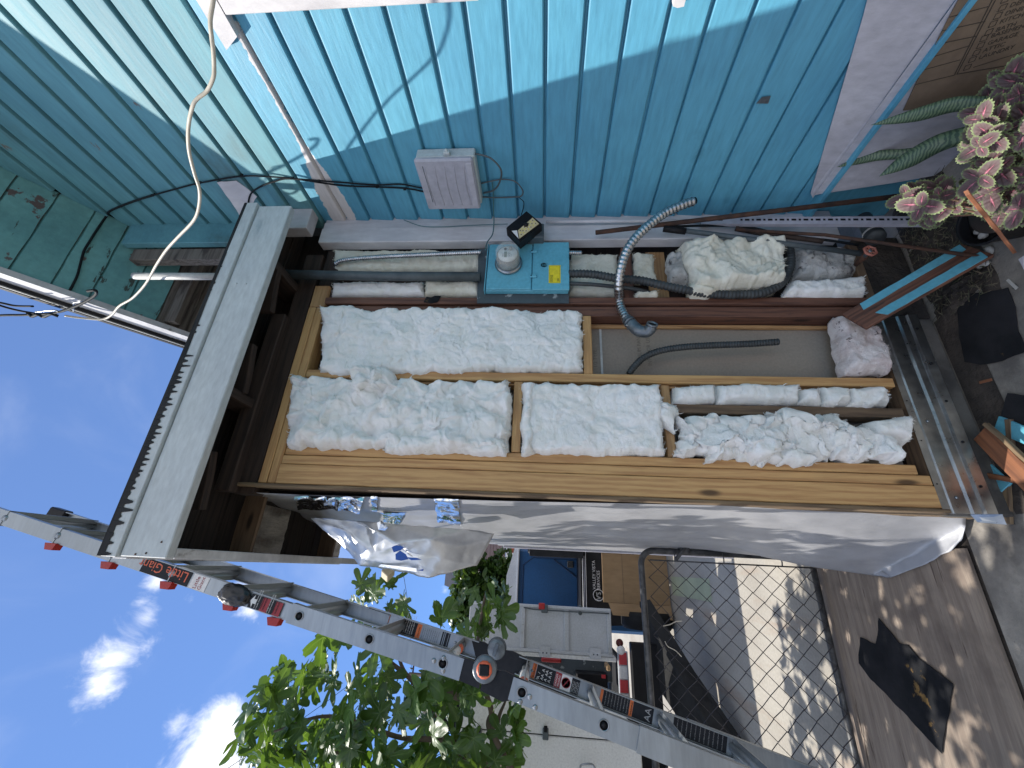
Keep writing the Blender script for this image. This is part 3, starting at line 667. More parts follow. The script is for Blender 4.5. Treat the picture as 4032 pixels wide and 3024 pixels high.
# ---------------------------------------------------------------- galvanised flashing along the wall base
fl = thing('base_flashing', 'shiny galvanised drip flashing running along the foot of the stud wall', 'flashing', (.75, 1.68, .12))
prof = [(1.698, .262), (1.697, .235), (1.692, .231), (1.692, .176), (1.684, .170), (1.682, .142), (1.672, .138), (1.668, .104), (1.674, .102)]
vs, fs = [], []; x0f, x1f = .262, 1.115
nx = 24
for i in range(nx + 1):
    x = x0f + (x1f - x0f) * i / nx
    for (yq, zq) in prof: vs.append((x, yq + .0012 * noise.noise(V((x * 6, zq * 20, 0))), zq + .0015 * noise.noise(V((x * 4, 0, 2)))))
n = len(prof)
for i in range(nx):
    for j in range(n - 1): fs.append((i * n + j, i * n + j + 1, (i + 1) * n + j + 1, (i + 1) * n + j))
me = me_from('flashing_strip', vs, fs); o = link('flashing_strip', me, m_steel, fl)
md = o.modifiers.new('s', 'SOLIDIFY'); md.thickness = .0012
for k in range(5):
    x = .36 + k * .17
    lathe('weep_hole', [(.0052, 0), (.0045, .0005), (0, .0006)], (x, 1.668, .126), (0, -1, .3), m_black, fl, 12)
    lathe('screw_hole', [(.0028, 0), (0, .0006)], (x + .01, 1.6965, .25), (0, -1, 0), m_black, fl, 8)
for x in (.32, .62): lathe('screw', [(.006, 0), (.005, .003), (0, .004)], (x, 1.691, .205), (0, -1, 0), m_steel, fl, 10)
prism('corner_tab', [(.261, 1.66, .10), (.262, 1.70, .17), (.235, 1.70, .155), (.225, 1.66, .10)], (0, .003, 0), m_steel, fl)
# ---------------------------------------------------------------- fibreglass wool
def turb(p, oct=4):
    s = 0; a = 1
    for i in range(oct): s += a * (1 - 2 * abs(noise.noise(p))); p = p * 2.07 + V((3.1, 1.7, 5.3)); a *= .5
    return s
def wool(label, quad, mat, yf=1.692, puff=.02, seed=0, lump=.016, crease=.014, rag=.008, dep=.07, fib=1.0, shear=0, group='fibreglass batts stuffed into the wall', folds=()):
    """quad: four picture points (top-right, bottom-right, bottom-left, top-left in the upright view), laid on the plane of the stud faces"""
    P = [at(u, v, 1, yf) for u, v in quad]
    Lz = ((P[1] - P[0]).length + (P[2] - P[3]).length) / 2; Lx = ((P[3] - P[0]).length + (P[2] - P[1]).length) / 2
    nz_ = max(10, int(Lz / .0065)); nx_ = max(8, int(Lx / .0065))
    sd = V((seed * 7.3, seed * 3.1, seed * 11.7)); vs = []; rnd = random.Random(seed)
    def pt(s, t, back=0):
        p = P[0].lerp(P[3], s).lerp(P[1].lerp(P[2], s), t)
        e = min(s * Lx, (1 - s) * Lx, t * Lz, (1 - t) * Lz)
        ed = max(0, 1 - e / .03)
        q = p + sd
        # ragged outline
        dx = noise.noise(q * 14 + V((0, 5, 0))) * rag * 1.3 + noise.noise(q * 45) * rag * .6
        dz = noise.noise(q * 14 + V((9, 5, 0))) * rag * 1.3 + noise.noise(q * 45 + V((4, 4, 4))) * rag * .6
        r_ = 1 - ed ** 2.2
        low = noise.noise(q * 5.5 + V((1, 2, 3)))
        warp = V((noise.noise(q * 7), 0, noise.noise(q * 7 + V((5, 5, 5))))) * .05
        qq = (q + warp); bl = 0; a_ = 1; fr_ = 8.0
        for _o in range(5): bl += a_ * abs(noise.noise(qq * fr_)) * 2; fr_ *= 2.05; a_ *= .52
        cr = bl / 1.25 - (.25 * max(0, turb(qq * 5, 2) - .9) if rag < .02 else -.35 * turb(qq * 6.5, 3) / 1.75)
        yv = -(puff * r_ + lump * low * (.3 + .7 * r_) + crease * (cr - .25) * (.25 + .75 * r_) + .0040 * noise.noise(q * 38) + .0034 * noise.noise(q * 90) + .0016 * noise.noise(q * 190))
        for (fs_, ft, fa, fr) in folds:
            dd = ((s - fs_) * Lx) ** 2 + ((t - ft) * Lz) ** 2
            yv -= fa * math.exp(-dd / (fr * fr))
        yv += dep * .35 * ed ** 3
        return p + V((dx + shear * yv, yv, dz))
    for i in range(nz_ + 1):
        for j in range(nx_ + 1): vs.append(pt(j / nx_, i / nz_))
    fs = [(i * (nx_ + 1) + j, i * (nx_ + 1) + j + 1, (i + 1) * (nx_ + 1) + j + 1, (i + 1) * (nx_ + 1) + j) for i in range(nz_) for j in range(nx_)]
    # skirt going back into the cavity
    ring = [j for j in range(nx_ + 1)] + [(i + 1) * (nx_ + 1) + nx_ for i in range(nz_)] + [nz_ * (nx_ + 1) + j for j in range(nx_ - 1, -1, -1)] + [i * (nx_ + 1) for i in range(nz_ - 1, 0, -1)]
    c = (P[0] + P[1] + P[2] + P[3]) / 4; base = len(vs)
    for r in ring:
        p = vs[r]; vs.append(V((p.x + (c.x - p.x) * .03, max(p.y, yf) + dep * .8, p.z + (c.z - p.z) * .03)))
    n = len(ring)
    for k in range(n): fs.append((ring[k], base + k, base + (k + 1) % n, ring[(k + 1) % n]))
    # loose fibres and tufts, mostly at the edges and on the ridges
    nf = int(fib * (Lx + Lz) * 520)
    for _ in range(nf):
        if rnd.random() < .62:
            s, t = rnd.random(), rnd.random()
            k = rnd.randrange(4)
            if k == 0: s = rnd.random() * .04
            elif k == 1: s = 1 - rnd.random() * .04
            elif k == 2: t = rnd.random() * .02
            else: t = 1 - rnd.random() * .02
        else: s, t = rnd.random(), rnd.random()
        i = min(nz_, int(t * nz_)); j = min(nx_, int(s * nx_)); p = V(vs[i * (nx_ + 1) + j])
        out_ = V(((s - .5) * 1.2, -.6, (.5 - t) * 1.2)) + V((rnd.uniform(-1, 1), rnd.uniform(-.6, .3), rnd.uniform(-1, 1))) * .9
        out_.normalize(); L = rnd.uniform(.004, .016) * (1.6 if rnd.random() < .06 else 1); wd = rnd.uniform(.0006, .0022)
        side = out_.cross(V((rnd.uniform(-1, 1), rnd.uniform(-1, 1), rnd.uniform(-1, 1)))).normalized() * wd
        bend = V((rnd.uniform(-1, 1), rnd.uniform(-1, 1), rnd.uniform(-1, 1))) * L * .35; b0 = len(vs)
        m_ = p + out_ * L * .55 + bend; e_ = p + out_ * L + bend * .4 - V((0, 0, L * .2))
        vs += [p - side - out_ * .002, p + side - out_ * .002, m_ + side * .6, m_ - side * .6, e_]
        fs += [(b0, b0 + 1, b0 + 2, b0 + 3), (b0 + 3, b0 + 2, b0 + 4)]
    me = me_from('insulation_batt', vs, fs); smooth(me)
    return tag(link('insulation_batt', me, mat), label, 'insulation', group)
W = wool
W('biggest smooth white batt, filling the tall bay above the bare drywall', [(1262, 1206), (2292, 1222), (2296, 1462), (1262, 1474)], m_wool, seed=1, puff=.018, rag=.016, lump=.022, crease=.013)
W('lumpy white batt bulging from the bay under the top plate beside the new studs', [(1160, 1478), (2012, 1508), (2010, 1772), (1128, 1768)], m_wool, seed=2, puff=.026, lump=.038, crease=.033, rag=.017, folds=[(.25, .30, .03, .05), (.8, .12, .03, .06), (.85, .24, .03, .05), (.45, .12, .025, .06), (.3, .42, -.03, .03), (.55, .45, -.035, .025), (.8, .40, -.03, .025), (.5, .75, .02, .12), (.93, .75, .025, .07)])
W('torn lip of wool flopping over the middle stud near the top plate', [(1395, 1450), (1530, 1462), (1600, 1530), (1400, 1560)], m_wool, yf=1.672, seed=41, puff=.02, lump=.03, crease=.045, rag=.022, dep=.05, fib=2)
W('soft ridge of wool rolled along the new studs under the lumpy batt', [(1520, 1712), (1990, 1722), (2000, 1790), (1508, 1782)], m_wool, yf=1.674, seed=42, puff=.022, lump=.014, crease=.02, rag=.010, dep=.06)
W('square white batt between the two short blocks in the bay beside the new studs', [(2060, 1512), (2600, 1510), (2622, 1792), (2056, 1792)], m_wool, seed=3, puff=.028, lump=.018, crease=.011, rag=.011, folds=[(.6, .15, .012, .08)])
W('narrow upright wad of wool along the upper edge of the square batt', [(2052, 1512), (2108, 1512), (2108, 1790), (2050, 1796)], m_wool, yf=1.688, seed=31, puff=.03, lump=.014, crease=.02, rag=.010)
W('thin torn wisps of wool caught around the lower short block', [(2590, 1560), (2665, 1600), (2660, 1700), (2596, 1660)], m_wool, yf=1.69, seed=32, puff=.02, lump=.02, crease=.03, rag=.02, dep=.02)
W('small square batt piece at the head of the narrow strip beside the weathered stick', [(2650, 1518), (2818, 1512), (2822, 1584), (2652, 1588)], m_wool, seed=4, puff=.02, rag=.006, lump=.006, crease=.006)
W('long smooth batt piece in the narrow strip beside the weathered stick', [(2826, 1514), (3148, 1506), (3150, 1588), (2828, 1588)], m_wool, seed=5, puff=.022, rag=.006, lump=.006, crease=.006)
W('shrunken grayish batt piece between two whiter ones in the narrow strip', [(3150, 1530), (3236, 1532), (3238, 1594), (3150, 1592)], m_wool, seed=6, puff=.014, rag=.008)
W('white batt piece second from the bottom of the narrow strip', [(3236, 1524), (3350, 1520), (3348, 1596), (3238, 1598)], m_wool, seed=7, puff=.02, rag=.010)
W('torn white batt piece at the foot of the narrow strip', [(3342, 1528), (3492, 1526), (3500, 1600), (3350, 1600)], m_wool, seed=8, puff=.016, rag=.014, crease=.02)
W('torn shaggy sheet of white wool spilling out over the new studs low on the wall', [(2672, 1648), (3300, 1624), (3420, 1800), (2665, 1800)], m_wool, yf=1.688, seed=9, puff=.018, lump=.034, crease=.034, rag=.034, dep=.06, fib=1.5, folds=[(.6, .25, .02, .06), (.8, .45, .02, .08), (.3, .7, .02, .07)])
W('ragged wool flap hanging low over the new studs', [(2800, 1740), (3120, 1735), (3200, 1825), (2760, 1812)], m_wool, yf=1.68, seed=33, puff=.01, lump=.02, crease=.035, rag=.03, dep=.05, fib=1.6)
W('thin torn wool tail near the bottom of the spilling sheet', [(3300, 1680), (3500, 1720), (3525, 1808), (3260, 1806)], m_wool, yf=1.685, seed=34, puff=.02, lump=.03, crease=.04, rag=.03, dep=.03, fib=1.5)
W('stubby rounded roll of wool sticking out at the foot of the wall above the flashing', [(3420, 1655), (3592, 1632), (3575, 1750), (3440, 1712)], m_wool, yf=1.665, seed=10, puff=.03, lump=.008, crease=.012, rag=.005, dep=.10)
W('dirty pinkish speckled batt at the foot of the open drywall bay', [(3290, 1240), (3470, 1290), (3510, 1462), (3335, 1468)], m_wool3, yf=1.68, seed=11, puff=.028, lump=.014, crease=.012, rag=.009, dep=.06)
# utility bay beside the corner board
W('narrow off-white batt behind the silver conduit above the meter panel', [(1316, 985), (1900, 985), (1900, 1062), (1310, 1072)], m_wool2, yf=1.728, seed=12, puff=.012, lump=.01, crease=.01, rag=.006, dep=.04)
W('upper off-white batt between the gray riser pipe and the old red stud', [(1312, 1108), (1668, 1112), (1668, 1166), (1305, 1168)], m_wool, yf=1.722, seed=13, puff=.018, rag=.006, dep=.04, lump=.008, crease=.008)
W('lower off-white batt between the gray riser pipe and the old red stud', [(1670, 1108), (1892, 1110), (1890, 1166), (1672, 1166)], m_wool2, yf=1.722, seed=14, puff=.022, rag=.006, dep=.04, lump=.006, crease=.008)
W('flat yellowed batt just below the meter panel', [(2236, 1000), (2430, 1000), (2430, 1166), (2236, 1166)], m_wool2, yf=1.745, seed=15, puff=.012, lump=.01, crease=.01, rag=.006, dep=.03)
W('torn end of yellowed batt beside the pale board below the red block', [(2494, 995), (2570, 1000), (2590, 1105), (2494, 1105)], m_wool2, yf=1.735, seed=16, puff=.014, rag=.010, dep=.03)
W('small curl of wool resting on the old red stud near the black conduit', [(2502, 1146), (2590, 1142), (2594, 1168), (2504, 1168)], m_wool2, yf=1.70, seed=17, puff=.014, rag=.007, dep=.03, crease=.02)
W('big crumpled yellowish wad of wool hugged by the black conduit', [(2668, 968), (3085, 962), (3085, 1120), (2720, 1150)], m_wool2, yf=1.665, seed=18, puff=.05, lump=.03, crease=.035, rag=.012, dep=.09, folds=[(.3, .3, .02, .08)])
W('frayed gray shred of wool at the head of the big crumpled wad', [(2625, 1000), (2700, 985), (2705, 1118), (2640, 1110)], m_wool4, yf=1.69, seed=19, puff=.02, lump=.03, crease=.03, rag=.014, dep=.04)
W('loose yellowish tongue of wool under the big crumpled wad beside the red stud', [(2715, 1110), (2850, 1120), (2800, 1162), (2725, 1158)], m_wool2, yf=1.66, seed=20, puff=.02, lump=.012, crease=.02, rag=.010, dep=.04)
W('grubby gray wool sheet low beside the valve, under the curve of black conduit', [(3122, 972), (3370, 985), (3375, 1080), (3125, 1105)], m_wool4, yf=1.72, seed=21, puff=.02, lump=.02, crease=.03, rag=.012, dep=.04)
W('plump white wool pillow lying low against the old red stud', [(3110, 1110), (3400, 1095), (3410, 1166), (3080, 1166)], m_wool, yf=1.69, seed=22, puff=.03, lump=.010, crease=.01, rag=.007, dep=.05)
# ---------------------------------------------------------------- meter panel
YB = 1.655
pn = thing('meter_panel', 'sky blue electric meter cabinet with yellow label set in the stripped wall', 'electric panel', (1.3, 1.64, 1.65))
def A(u, v, y=YB): return at(u, v, 1, y)
a, b = A(1918, 1142), A(2238, 960)
bx0, bx1, bz0, bz1 = a.x, b.x, A(2238, 1050).z, A(1918, 1050).z
prism('flange_plate', [A(1884, 980, 1.69), A(2240, 980, 1.69), A(2240, 1193, 1.69), A(1878, 1193, 1.69)], (0, .006, 0), m_boxg, pn)
box('cabinet', bx0, bx1, YB + .006, 1.69, bz0, bz1, m_box, pn, .004)
zm = A(2096, 1050).z
box('meter_cover', bx0 + .002, bx1 - .002, YB - .006, YB + .005, zm + .002, bz1 - .004, m_box, pn, .003)
bdoor = box('breaker_door', bx0 - .004, bx1 + .004, YB - .010, YB + .005, bz0 - .004, zm - .002, m_box, pn, .003)
box('top_cap', bx0 - .003, bx1 + .003, YB - .004, 1.688, bz1 + .001, bz1 + .006, m_box, pn, .002)
for v_ in (998, 1095):
    p = A(2098, v_)
    box('latch', p.x - .008, p.x + .008, YB - .020, YB - .0105, zm - .024, zm + .010, m_box, bdoor, .003)
    box('latch', p.x - .004, p.x + .004, YB - .021, YB - .012, zm + .001, zm + .006, m_black, bdoor, 0)
box('hasp', bx1 - .10, bx1 - .085, YB - .016, YB + .004, bz0 - .014, bz0 - .004, m_black, pn, .001)
# embossed ring and letters
pr_ = A(2141, 1043, YB - .012)
lathe('embossed_ring', [(.0165, 0), (.0165, .002), (.0145, .002), (.0145, 0)], (pr_.x, YB - .0102, pr_.z), (0, -1, 0), m_box, pn)
text('embossed_letters', 'CH\nEE', (pr_.x, YB - .0105, pr_.z + .001), (1, 0, 0), (0, 0, 1), .0115, m_box, pn, .0006, 'CENTER')
yl0, yl1 = A(2160, 1120), A(2207, 1050)
ylab = box('label', yl0.x, yl1.x, YB - .0118, YB - .0102, yl1.z, yl0.z, m_yel, pn, .0005)
lx0, lx1, lz0, lz1 = yl0.x + .004, yl1.x - .004, yl1.z + .004, yl0.z - .004
yb_ = YB - .0121
for (q0, q1, q2, q3) in ((lx0, lx1, lz1 - .0008, lz1), (lx0, lx1, lz0, lz0 + .0008), (lx0, lx0 + .0008, lz0, lz1), (lx1 - .0008, lx1, lz0, lz1)):
    box('label_print', q0, q1, yb_, YB - .0117, q2, q3, m_lblk, ylab, 0)
text('label_print', '200', (lx0 + .004, yb_, lz0 + .004), (1, 0, 0), (0, 0, 1), .013, m_lblk, ylab, .0002)
text('label_print', 'MAIN BREAKER\nSERVICE PANEL', (lx0 + .003, yb_, lz1 - .009), (1, 0, 0), (0, 0, 1), .006, m_lblk, ylab, .0002)
# the meter
mc = A(2003, 1040, YB - .006)
mt = thing('electric_meter', 'round glass electric meter with small digital screen plugged into the blue cabinet', 'electric meter', (mc.x, YB - .006, mc.z - .07))
lathe('socket_ring', [(.067, 0), (.069, .004), (.069, .010), (.064, .016), (.060, .017)], (mc.x, YB - .0075, mc.z), (0, -1, 0), m_steel, mt, 40)
lathe('meter_body', [(.056, .014), (.0555, .04), (.0545, .066), (0, .066)], (mc.x, YB - .0075, mc.z), (0, -1, 0), m_meterb, mt, 40)
lathe('glass_cover', [(.0605, .014), (.0595, .05), (.057, .094), (.052, .102), (.045, .105), (0, .106)], (mc.x, YB - .0075, mc.z), (0, -1, 0), m_clear, mt, 40)
yfc = YB - .0075 - .072
lathe('dial_face', [(.047, -.004), (.047, 0), (0, .0)], (mc.x, yfc, mc.z), (0, -1, 0), m_face, mt, 36)
box('screen', mc.x - .021, mc.x + .013, yfc - .003, yfc - .0005, mc.z + .003, mc.z + .017, m_lcd, mt, .0005)
for dz_, tx_ in ((.021, 'ENERGY'), (-.006, '82 451 906'), (-.013, 'FM2S 240V'), (-.020, 'TA 30')):
    text('dial_print', tx_, (mc.x - .018, yfc - .0006, mc.z + dz_), (1, 0, 0), (0, 0, 1), .0058, m_lblk, mt, .0002)
for dx_ in (.02, -.0): pass
lathe('optical_port', [(.006, 0), (.006, .008), (0, .008)], (mc.x + .028, yfc, mc.z + .012), (0, -1, 0), m_black, mt, 14)
lathe('seal_knob', [(.0085, 0), (.0085, .012), (0, .012)], (mc.x + .030, yfc, mc.z - .014), (0, -1, 0), m_meterb, mt, 14)
o = prism('tar_scrap', ragged([A(u, v, 1.697) for u, v in ((1668, 1190), (1680, 1168), (1698, 1172), (1712, 1166), (1736, 1166), (1722, 1192), (1700, 1196))], .01, .003, 5), (0, -.0015, 0), m_tar)
tag(o, 'torn black tar paper scrap stuck on the old red stud above the meter cabinet', 'tar paper')
# ---------------------------------------------------------------- solar flood light
sp = A(2062, 890, 1.56)
so = thing('solar_light', 'black solar wall light with cream lens plates tilted on the corner board above the meter', 'light', (sp.x, 1.66, sp.z - .06))
ux = (A(2122, 880, 1.56) - A(2020, 950, 1.56)).normalized(); uz = (A(2070, 832, 1.56) - A(2122, 880, 1.56)).normalized()
ax = (A(2122, 880, 1.56) - A(2045, 950, 1.56)).normalized(); az = V((0, -1, 0)).cross(ax).normalized()
corners = [A(u, v, 1.555) for u, v in ((2074, 833), (2134, 882), (2048, 952), (1994, 898))]
prism('housing', corners, (0, .05, 0), m_black, so)
prism('lens_frame', [c_.lerp(sp, .04) + V((0, -.006, 0)) for c_ in corners], (0, .008, 0), m_black, so)
pl = [A(u, v, 1.547) for u, v in ((2097, 858), (2122, 882), (2045, 940), (2040, 908))]
lpl = prism('lens_plate', pl, (0, -.002, 0), m_cream, so)
prism('lens_plate', [A(u, v, 1.547) for u, v in ((2036, 908), (2042, 940), (2015, 910))], (0, -.002, 0), m_lwht, so)
rr = random.Random(2)
for i in range(3):
    for j in range(7):
        a_ = pl[0].lerp(pl[3], (j + .7) / 7.6); b_ = pl[1].lerp(pl[2], (j + .7) / 7.6); p = a_.lerp(b_, .25 + i * .25)
        box('led', p.x - .0022, p.x + .0022, 1.5432, 1.5449, p.z - .0022, p.z + .0022, m_yel if (i + j) % 2 else m_cardink, lpl, 0)
sc_ = A(2071, 886, 1.545)
lathe('motion_sensor', [(.0125, 0), (.012, .006), (.007, .010), (0, .011)], (sc_.x, 1.546, sc_.z), (0, -1, 0), m_black, so, 20)
box('junction_box', A(2140, 945, 1.62).x, A(2140, 890, 1.62).x, 1.60, 1.665, A(2142, 900, 1.62).z, A(2085, 900, 1.62).z, m_gpipe, so, .004)
# ---------------------------------------------------------------- telecom box on the siding
tb = thing('telephone_box', 'light gray plastic utility box with ribbed cover on the blue siding', 'utility box', (1.70, 1.4, 2.06))
x0, x1 = 1.652, 1.738
y0, y1 = 1.262, 1.545; z0_, z1_ = 2.075, 2.345
box('back_case', x0 + .028, x1, y0 + .006, y1 - .006, z0_, z1_, m_plpale, tb, .006)
box('cover', x0, x0 + .026, y0, y1, z0_ + .006, z1_ + .004, m_plgray, tb, .010)
for i in range(5):
    zz = z0_ + .05 + i * .045
    tube('rib', [(x0 + .0006, y0 + .035, zz), (x0 - .002, (y0 + y1) / 2, zz + .006), (x0 - .0005, y1 - .03, zz)], .002, m_plgray, tb, 6)
box('cover_strip', x0 - .003, x0 + .004, y0 + .02, y1 - .02, z0_ + .012, z0_ + .04, m_plgray, tb, .002)
box('slot', x0 - .0005, x0 + .004, y0 + .03, y1 - .05, z1_ - .032, z1_ - .029, m_gpipe, tb, 0)
box('latch', x0 + .03, x0 + .055, y0 - .012, y0 + .005, 2.185, 2.215, m_plpale, tb, .003)
lathe('latch_screw', [(.007, 0), (.006, .012), (0, .013)], (x0 + .042, y0 - .008, 2.2), (0, -1, 0), m_plpale, tb, 12)
# ---------------------------------------------------------------- pipes, conduits and cables
def T(name, label, cat, pts, r, mat, fl=None, **k):
    P = [at(*p[:2], *(p[2:] if len(p) == 4 else (1, p[2]))) for p in pts]
    o = flex(name, P, r, fl, mat) if fl else tube(name, P, r, mat, **k)
    return tag(o, label, cat)
T('riser_pipe', 'straight gray painted pipe running down into the top of the meter cabinet', 'pipe', [(1000, 1078, 1.66), (1500, 1088, 1.66), (1890, 1090, 1.66)], .0235, m_gpipe, curve=False, seg=18)
T('service_mast', 'off-white mast pipe standing between the lean-to roof and the soffit', 'pipe', [(528, 1087, 1.66), (900, 1089, 1.66)], .0185, m_wpipe, curve=False, seg=18)
T('flexible_conduit', 'long thin silver flexible conduit beside the gray riser pipe above the meter', 'conduit', [(1318, 1040, 1.70), (1360, 1024, 1.69), (1500, 1012, 1.68), (1700, 1002, 1.67), (1895, 993, 1.665)], .0125, m_flex, fl=.0115)
T('flexible_conduit', 'short stub of silver conduit poking out under the meter cabinet', 'conduit', [(2238, 996, 1.68), (2290, 996, 1.69)], .0115, m_flex, fl=.011)
T('flexible_conduit', 'wide dull gray conduit that loops around the crumpled wad of wool', 'conduit', [(2238, 1078, 1.66), (2330, 1080, 1.66), (2430, 1096, 1.66), (2520, 1104, 1.655), (2610, 1124, 1.655), (2700, 1142, 1.66), (2800, 1158, 1.675), (2930, 1160, 1.675), (3020, 1148, 1.67), (3085, 1105, 1.665), (3112, 1040, 1.665), (3108, 972, 1.665)], .0195, m_flexd, fl=.0165)
T('plastic_tube', 'smooth thin gray tube below the dull gray conduit under the meter', 'tube', [(2238, 1116, 1.67), (2330, 1120, 1.67), (2430, 1130, 1.68), (2520, 1142, 1.69), (2580, 1160, 1.72)], .0095, m_flexd)
cnd = thing('flexible_conduit', 'thick shiny silver flexible conduit curving off the wall and ending in a zinc elbow', 'conduit', at(2735, 790, 1, 1.45))
flex('conduit_hose', [at(u, v, 1, y) for u, v, y in ((2733, 792, 1.50), (2690, 806, 1.50), (2620, 838, 1.505), (2560, 882, 1.51), (2500, 940, 1.52), (2462, 1000, 1.54), (2442, 1070, 1.57), (2436, 1130, 1.62), (2438, 1175, 1.70), (2444, 1212, 1.70), (2462, 1248, 1.67), (2478, 1268, 1.655))], .0205, .020, m_flex, cnd, .15, 16)
lathe('open_end', [(.016, 0), (.016, .001), (0, .0005)], at(2737, 790, 1, 1.499), (at(2733, 792, 1, 1.5) - at(2690, 806, 1, 1.5)), m_black, cnd, 16)
el = [at(u, v, 1, y) for u, v, y in ((2468, 1256, 1.66), (2486, 1276, 1.65), (2512, 1300, 1.635), (2545, 1306, 1.62), (2562, 1292, 1.60), (2568, 1278, 1.585))]
path = catmull(el, 8); vs, fs = tube_data(path, .024, 18, True, radf=lambda i, n: .0245 if i < 8 else (.0285 - .004 * (i / n)) if i < n - 6 else .0215)
link('elbow_fitting', me_from('elbow', vs, fs), m_lead, cnd, sm=True)
dr = (path[-1] - path[-3]).normalized()
lathe('elbow_mouth', [(.0245, -.004), (.0245, .006), (.0195, .006), (.0190, -.001), (0, -.001)], path[-1], dr, m_lead, cnd, 22)
lathe('mouth_hole', [(.0186, .0), (0, .0002)], path[-1] + dr * .0003, dr, m_black, cnd, 20)
lathe('clamp_ring', [(.0275, -.008), (.0285, 0), (.0275, .008)], path[5], (path[7] - path[3]), m_lead, cnd, 20)
for s_ in (-1, 1):
    pp = path[5] + V((s_ * .026, -.012, .01))
    lathe('clamp_screw', [(.0055, -.012), (.0055, .012), (0, .012)], pp, (.3, 0, 1), m_steel, cnd, 8)
T('flexible_conduit', 'dark gray conduit hanging in front of the bare drywall bay', 'conduit', [(2476, 1474, 1.74), (2492, 1450, 1.735), (2530, 1412, 1.73), (2590, 1384, 1.725), (2680, 1368, 1.72), (2800, 1360, 1.72), (2950, 1354, 1.72), (3066, 1346, 1.72)], .0150, m_flexd, fl=.0125)
# cables on the siding
SX = XS - .032
CB = thing('cable_run', 'pair of black cables stapled along the siding into the gray utility box', 'cable', at(1342, 720, 0, SX))
tube('cable', [at(u, v, 0, SX) for u, v in ((601, 769), (700, 742), (785, 721), (949, 694), (1080, 697), (1190, 706), (1342, 718), (1480, 728), (1580, 726), (1668, 742))], .0042, m_cable, CB, 6)
tube('cable', [at(u, v, 0, SX) for u, v in ((975, 822), (985, 768), (1020, 738), (1080, 715), (1150, 704), (1342, 730), (1485, 736), (1600, 742), (1675, 756))], .0042, m_cable, CB, 6)
for u, v in ((601, 769), (785, 721), (949, 694), (1150, 703), (1255, 712), (1485, 737), (1594, 745)):
    p = at(u, v, 0, SX); box('staple', p.x - .006, XS - .012, p.y - .003, p.y + .003, p.z - .007, p.z + .007, m_cable, CB, .001)
ov = [at(u, v, 1, y) for u, v, y in ((130, 1240, 1.42), (250, 1230, 1.45), (345, 1195, 1.55), (378, 1160, 1.6), (372, 1140, 1.62), (340, 1145, 1.62))]
so_ = []
for u, v in ((262, 1165), (285, 1125), (304, 1085), (315, 1045), (330, 990), (354, 949), (385, 900), (420, 850)):
    # on the sloping soffit plane
    d = RT * ((1512 - v) / FPX) - UP * ((u - 2016) / FPX) + FWD
    t_ = (4.384 - .79 * (0 - 1.5) - CAM.z - .008) / (d.z + .79 * d.y); so_.append(CAM + d * t_)
so_ += [at(437, 829, 0, SX), at(520, 795, 0, SX), at(601, 769, 0, SX)]
tag(tube('overhead_cable', so_, .006, m_cable, None, 6), 'black cable crossing the peeling teal soffit down onto the siding', 'cable')
XC = 1.16
def rk(u, v, off=.0):
    return at(u, v, 0, XC + off)
pwr = thing('power_drop', 'bundle of black overhead service wires tied to the rake board corner', 'wires', rk(130, 1240))
tube('wire', [rk(u, v, -.03) for u, v in ((-400, 1120), (-150, 1165), (0, 1192), (60, 1204), (130, 1206))], .0055, m_cable, pwr, 6)
tube('wire', [rk(u, v, -.03) for u, v in ((-400, 1080), (-150, 1150), (0, 1203), (70, 1222), (125, 1232), (170, 1240))], .0055, m_cable, pwr, 6)
tube('wire', [rk(u, v, -.03) for u, v in ((-400, 1270), (-150, 1255), (0, 1242), (100, 1240), (220, 1231), (300, 1205), (350, 1180), (378, 1158), (374, 1143), (345, 1146))], .007, m_cable, pwr, 6)
tube('tie', [rk(u, v, -.035) for u, v in ((110, 1232), (125, 1245), (150, 1238), (170, 1247), (200, 1236), (230, 1245))], .009, m_cable, pwr, 6)
tube('wire_bracket', [rk(u, v, -.012) for u, v in ((290, 1225), (290, 1192), (340, 1182), (345, 1180))], .0035, m_steel, pwr, 6, curve=False)
tube('insulator_loop', [rk(u, v, -.03) for u, v in ((140, 1228), (215, 1222), (220, 1232), (140, 1240))], .004, m_steel, pwr, 6)
cw = [(842, -60, 0, 1.38), (840, 0, 0, 1.36), (828, 80, 0, 1.34), (834, 150, 0, 1.33), (839, 190, 0, 1.32), (843, 260, 0, 1.31), (840, 305, 0, 1.30), (815, 358, 0, 1.29), (778, 388, 0, 1.28), (758, 420, 0, 1.27), (742, 500, 0, 1.26), (744, 590, 0, 1.25), (765, 680, 0, 1.24), (786, 750, 0, 1.23), (782, 820, 0, 1.22), (760, 872, 0, 1.21), (700, 935, 0, 1.20), (655, 985, 0, 1.20), (615, 1045, 0, 1.195), (585, 1100, 0, 1.19), (560, 1135, 0, 1.18), (520, 1175, 0, 1.17), (470, 1205, 0, 1.165), (440, 1240, 0, 1.16), (400, 1257, 0, 1.15), (320, 1252, 0, 1.14), (255, 1243, 0, 1.13)]
tag(tube('hanging_cord', [at(*p) for p in cw], .0058, m_cord, None, 8), 'cream white cord swinging loosely across the soffit up to the rake board', 'cord')
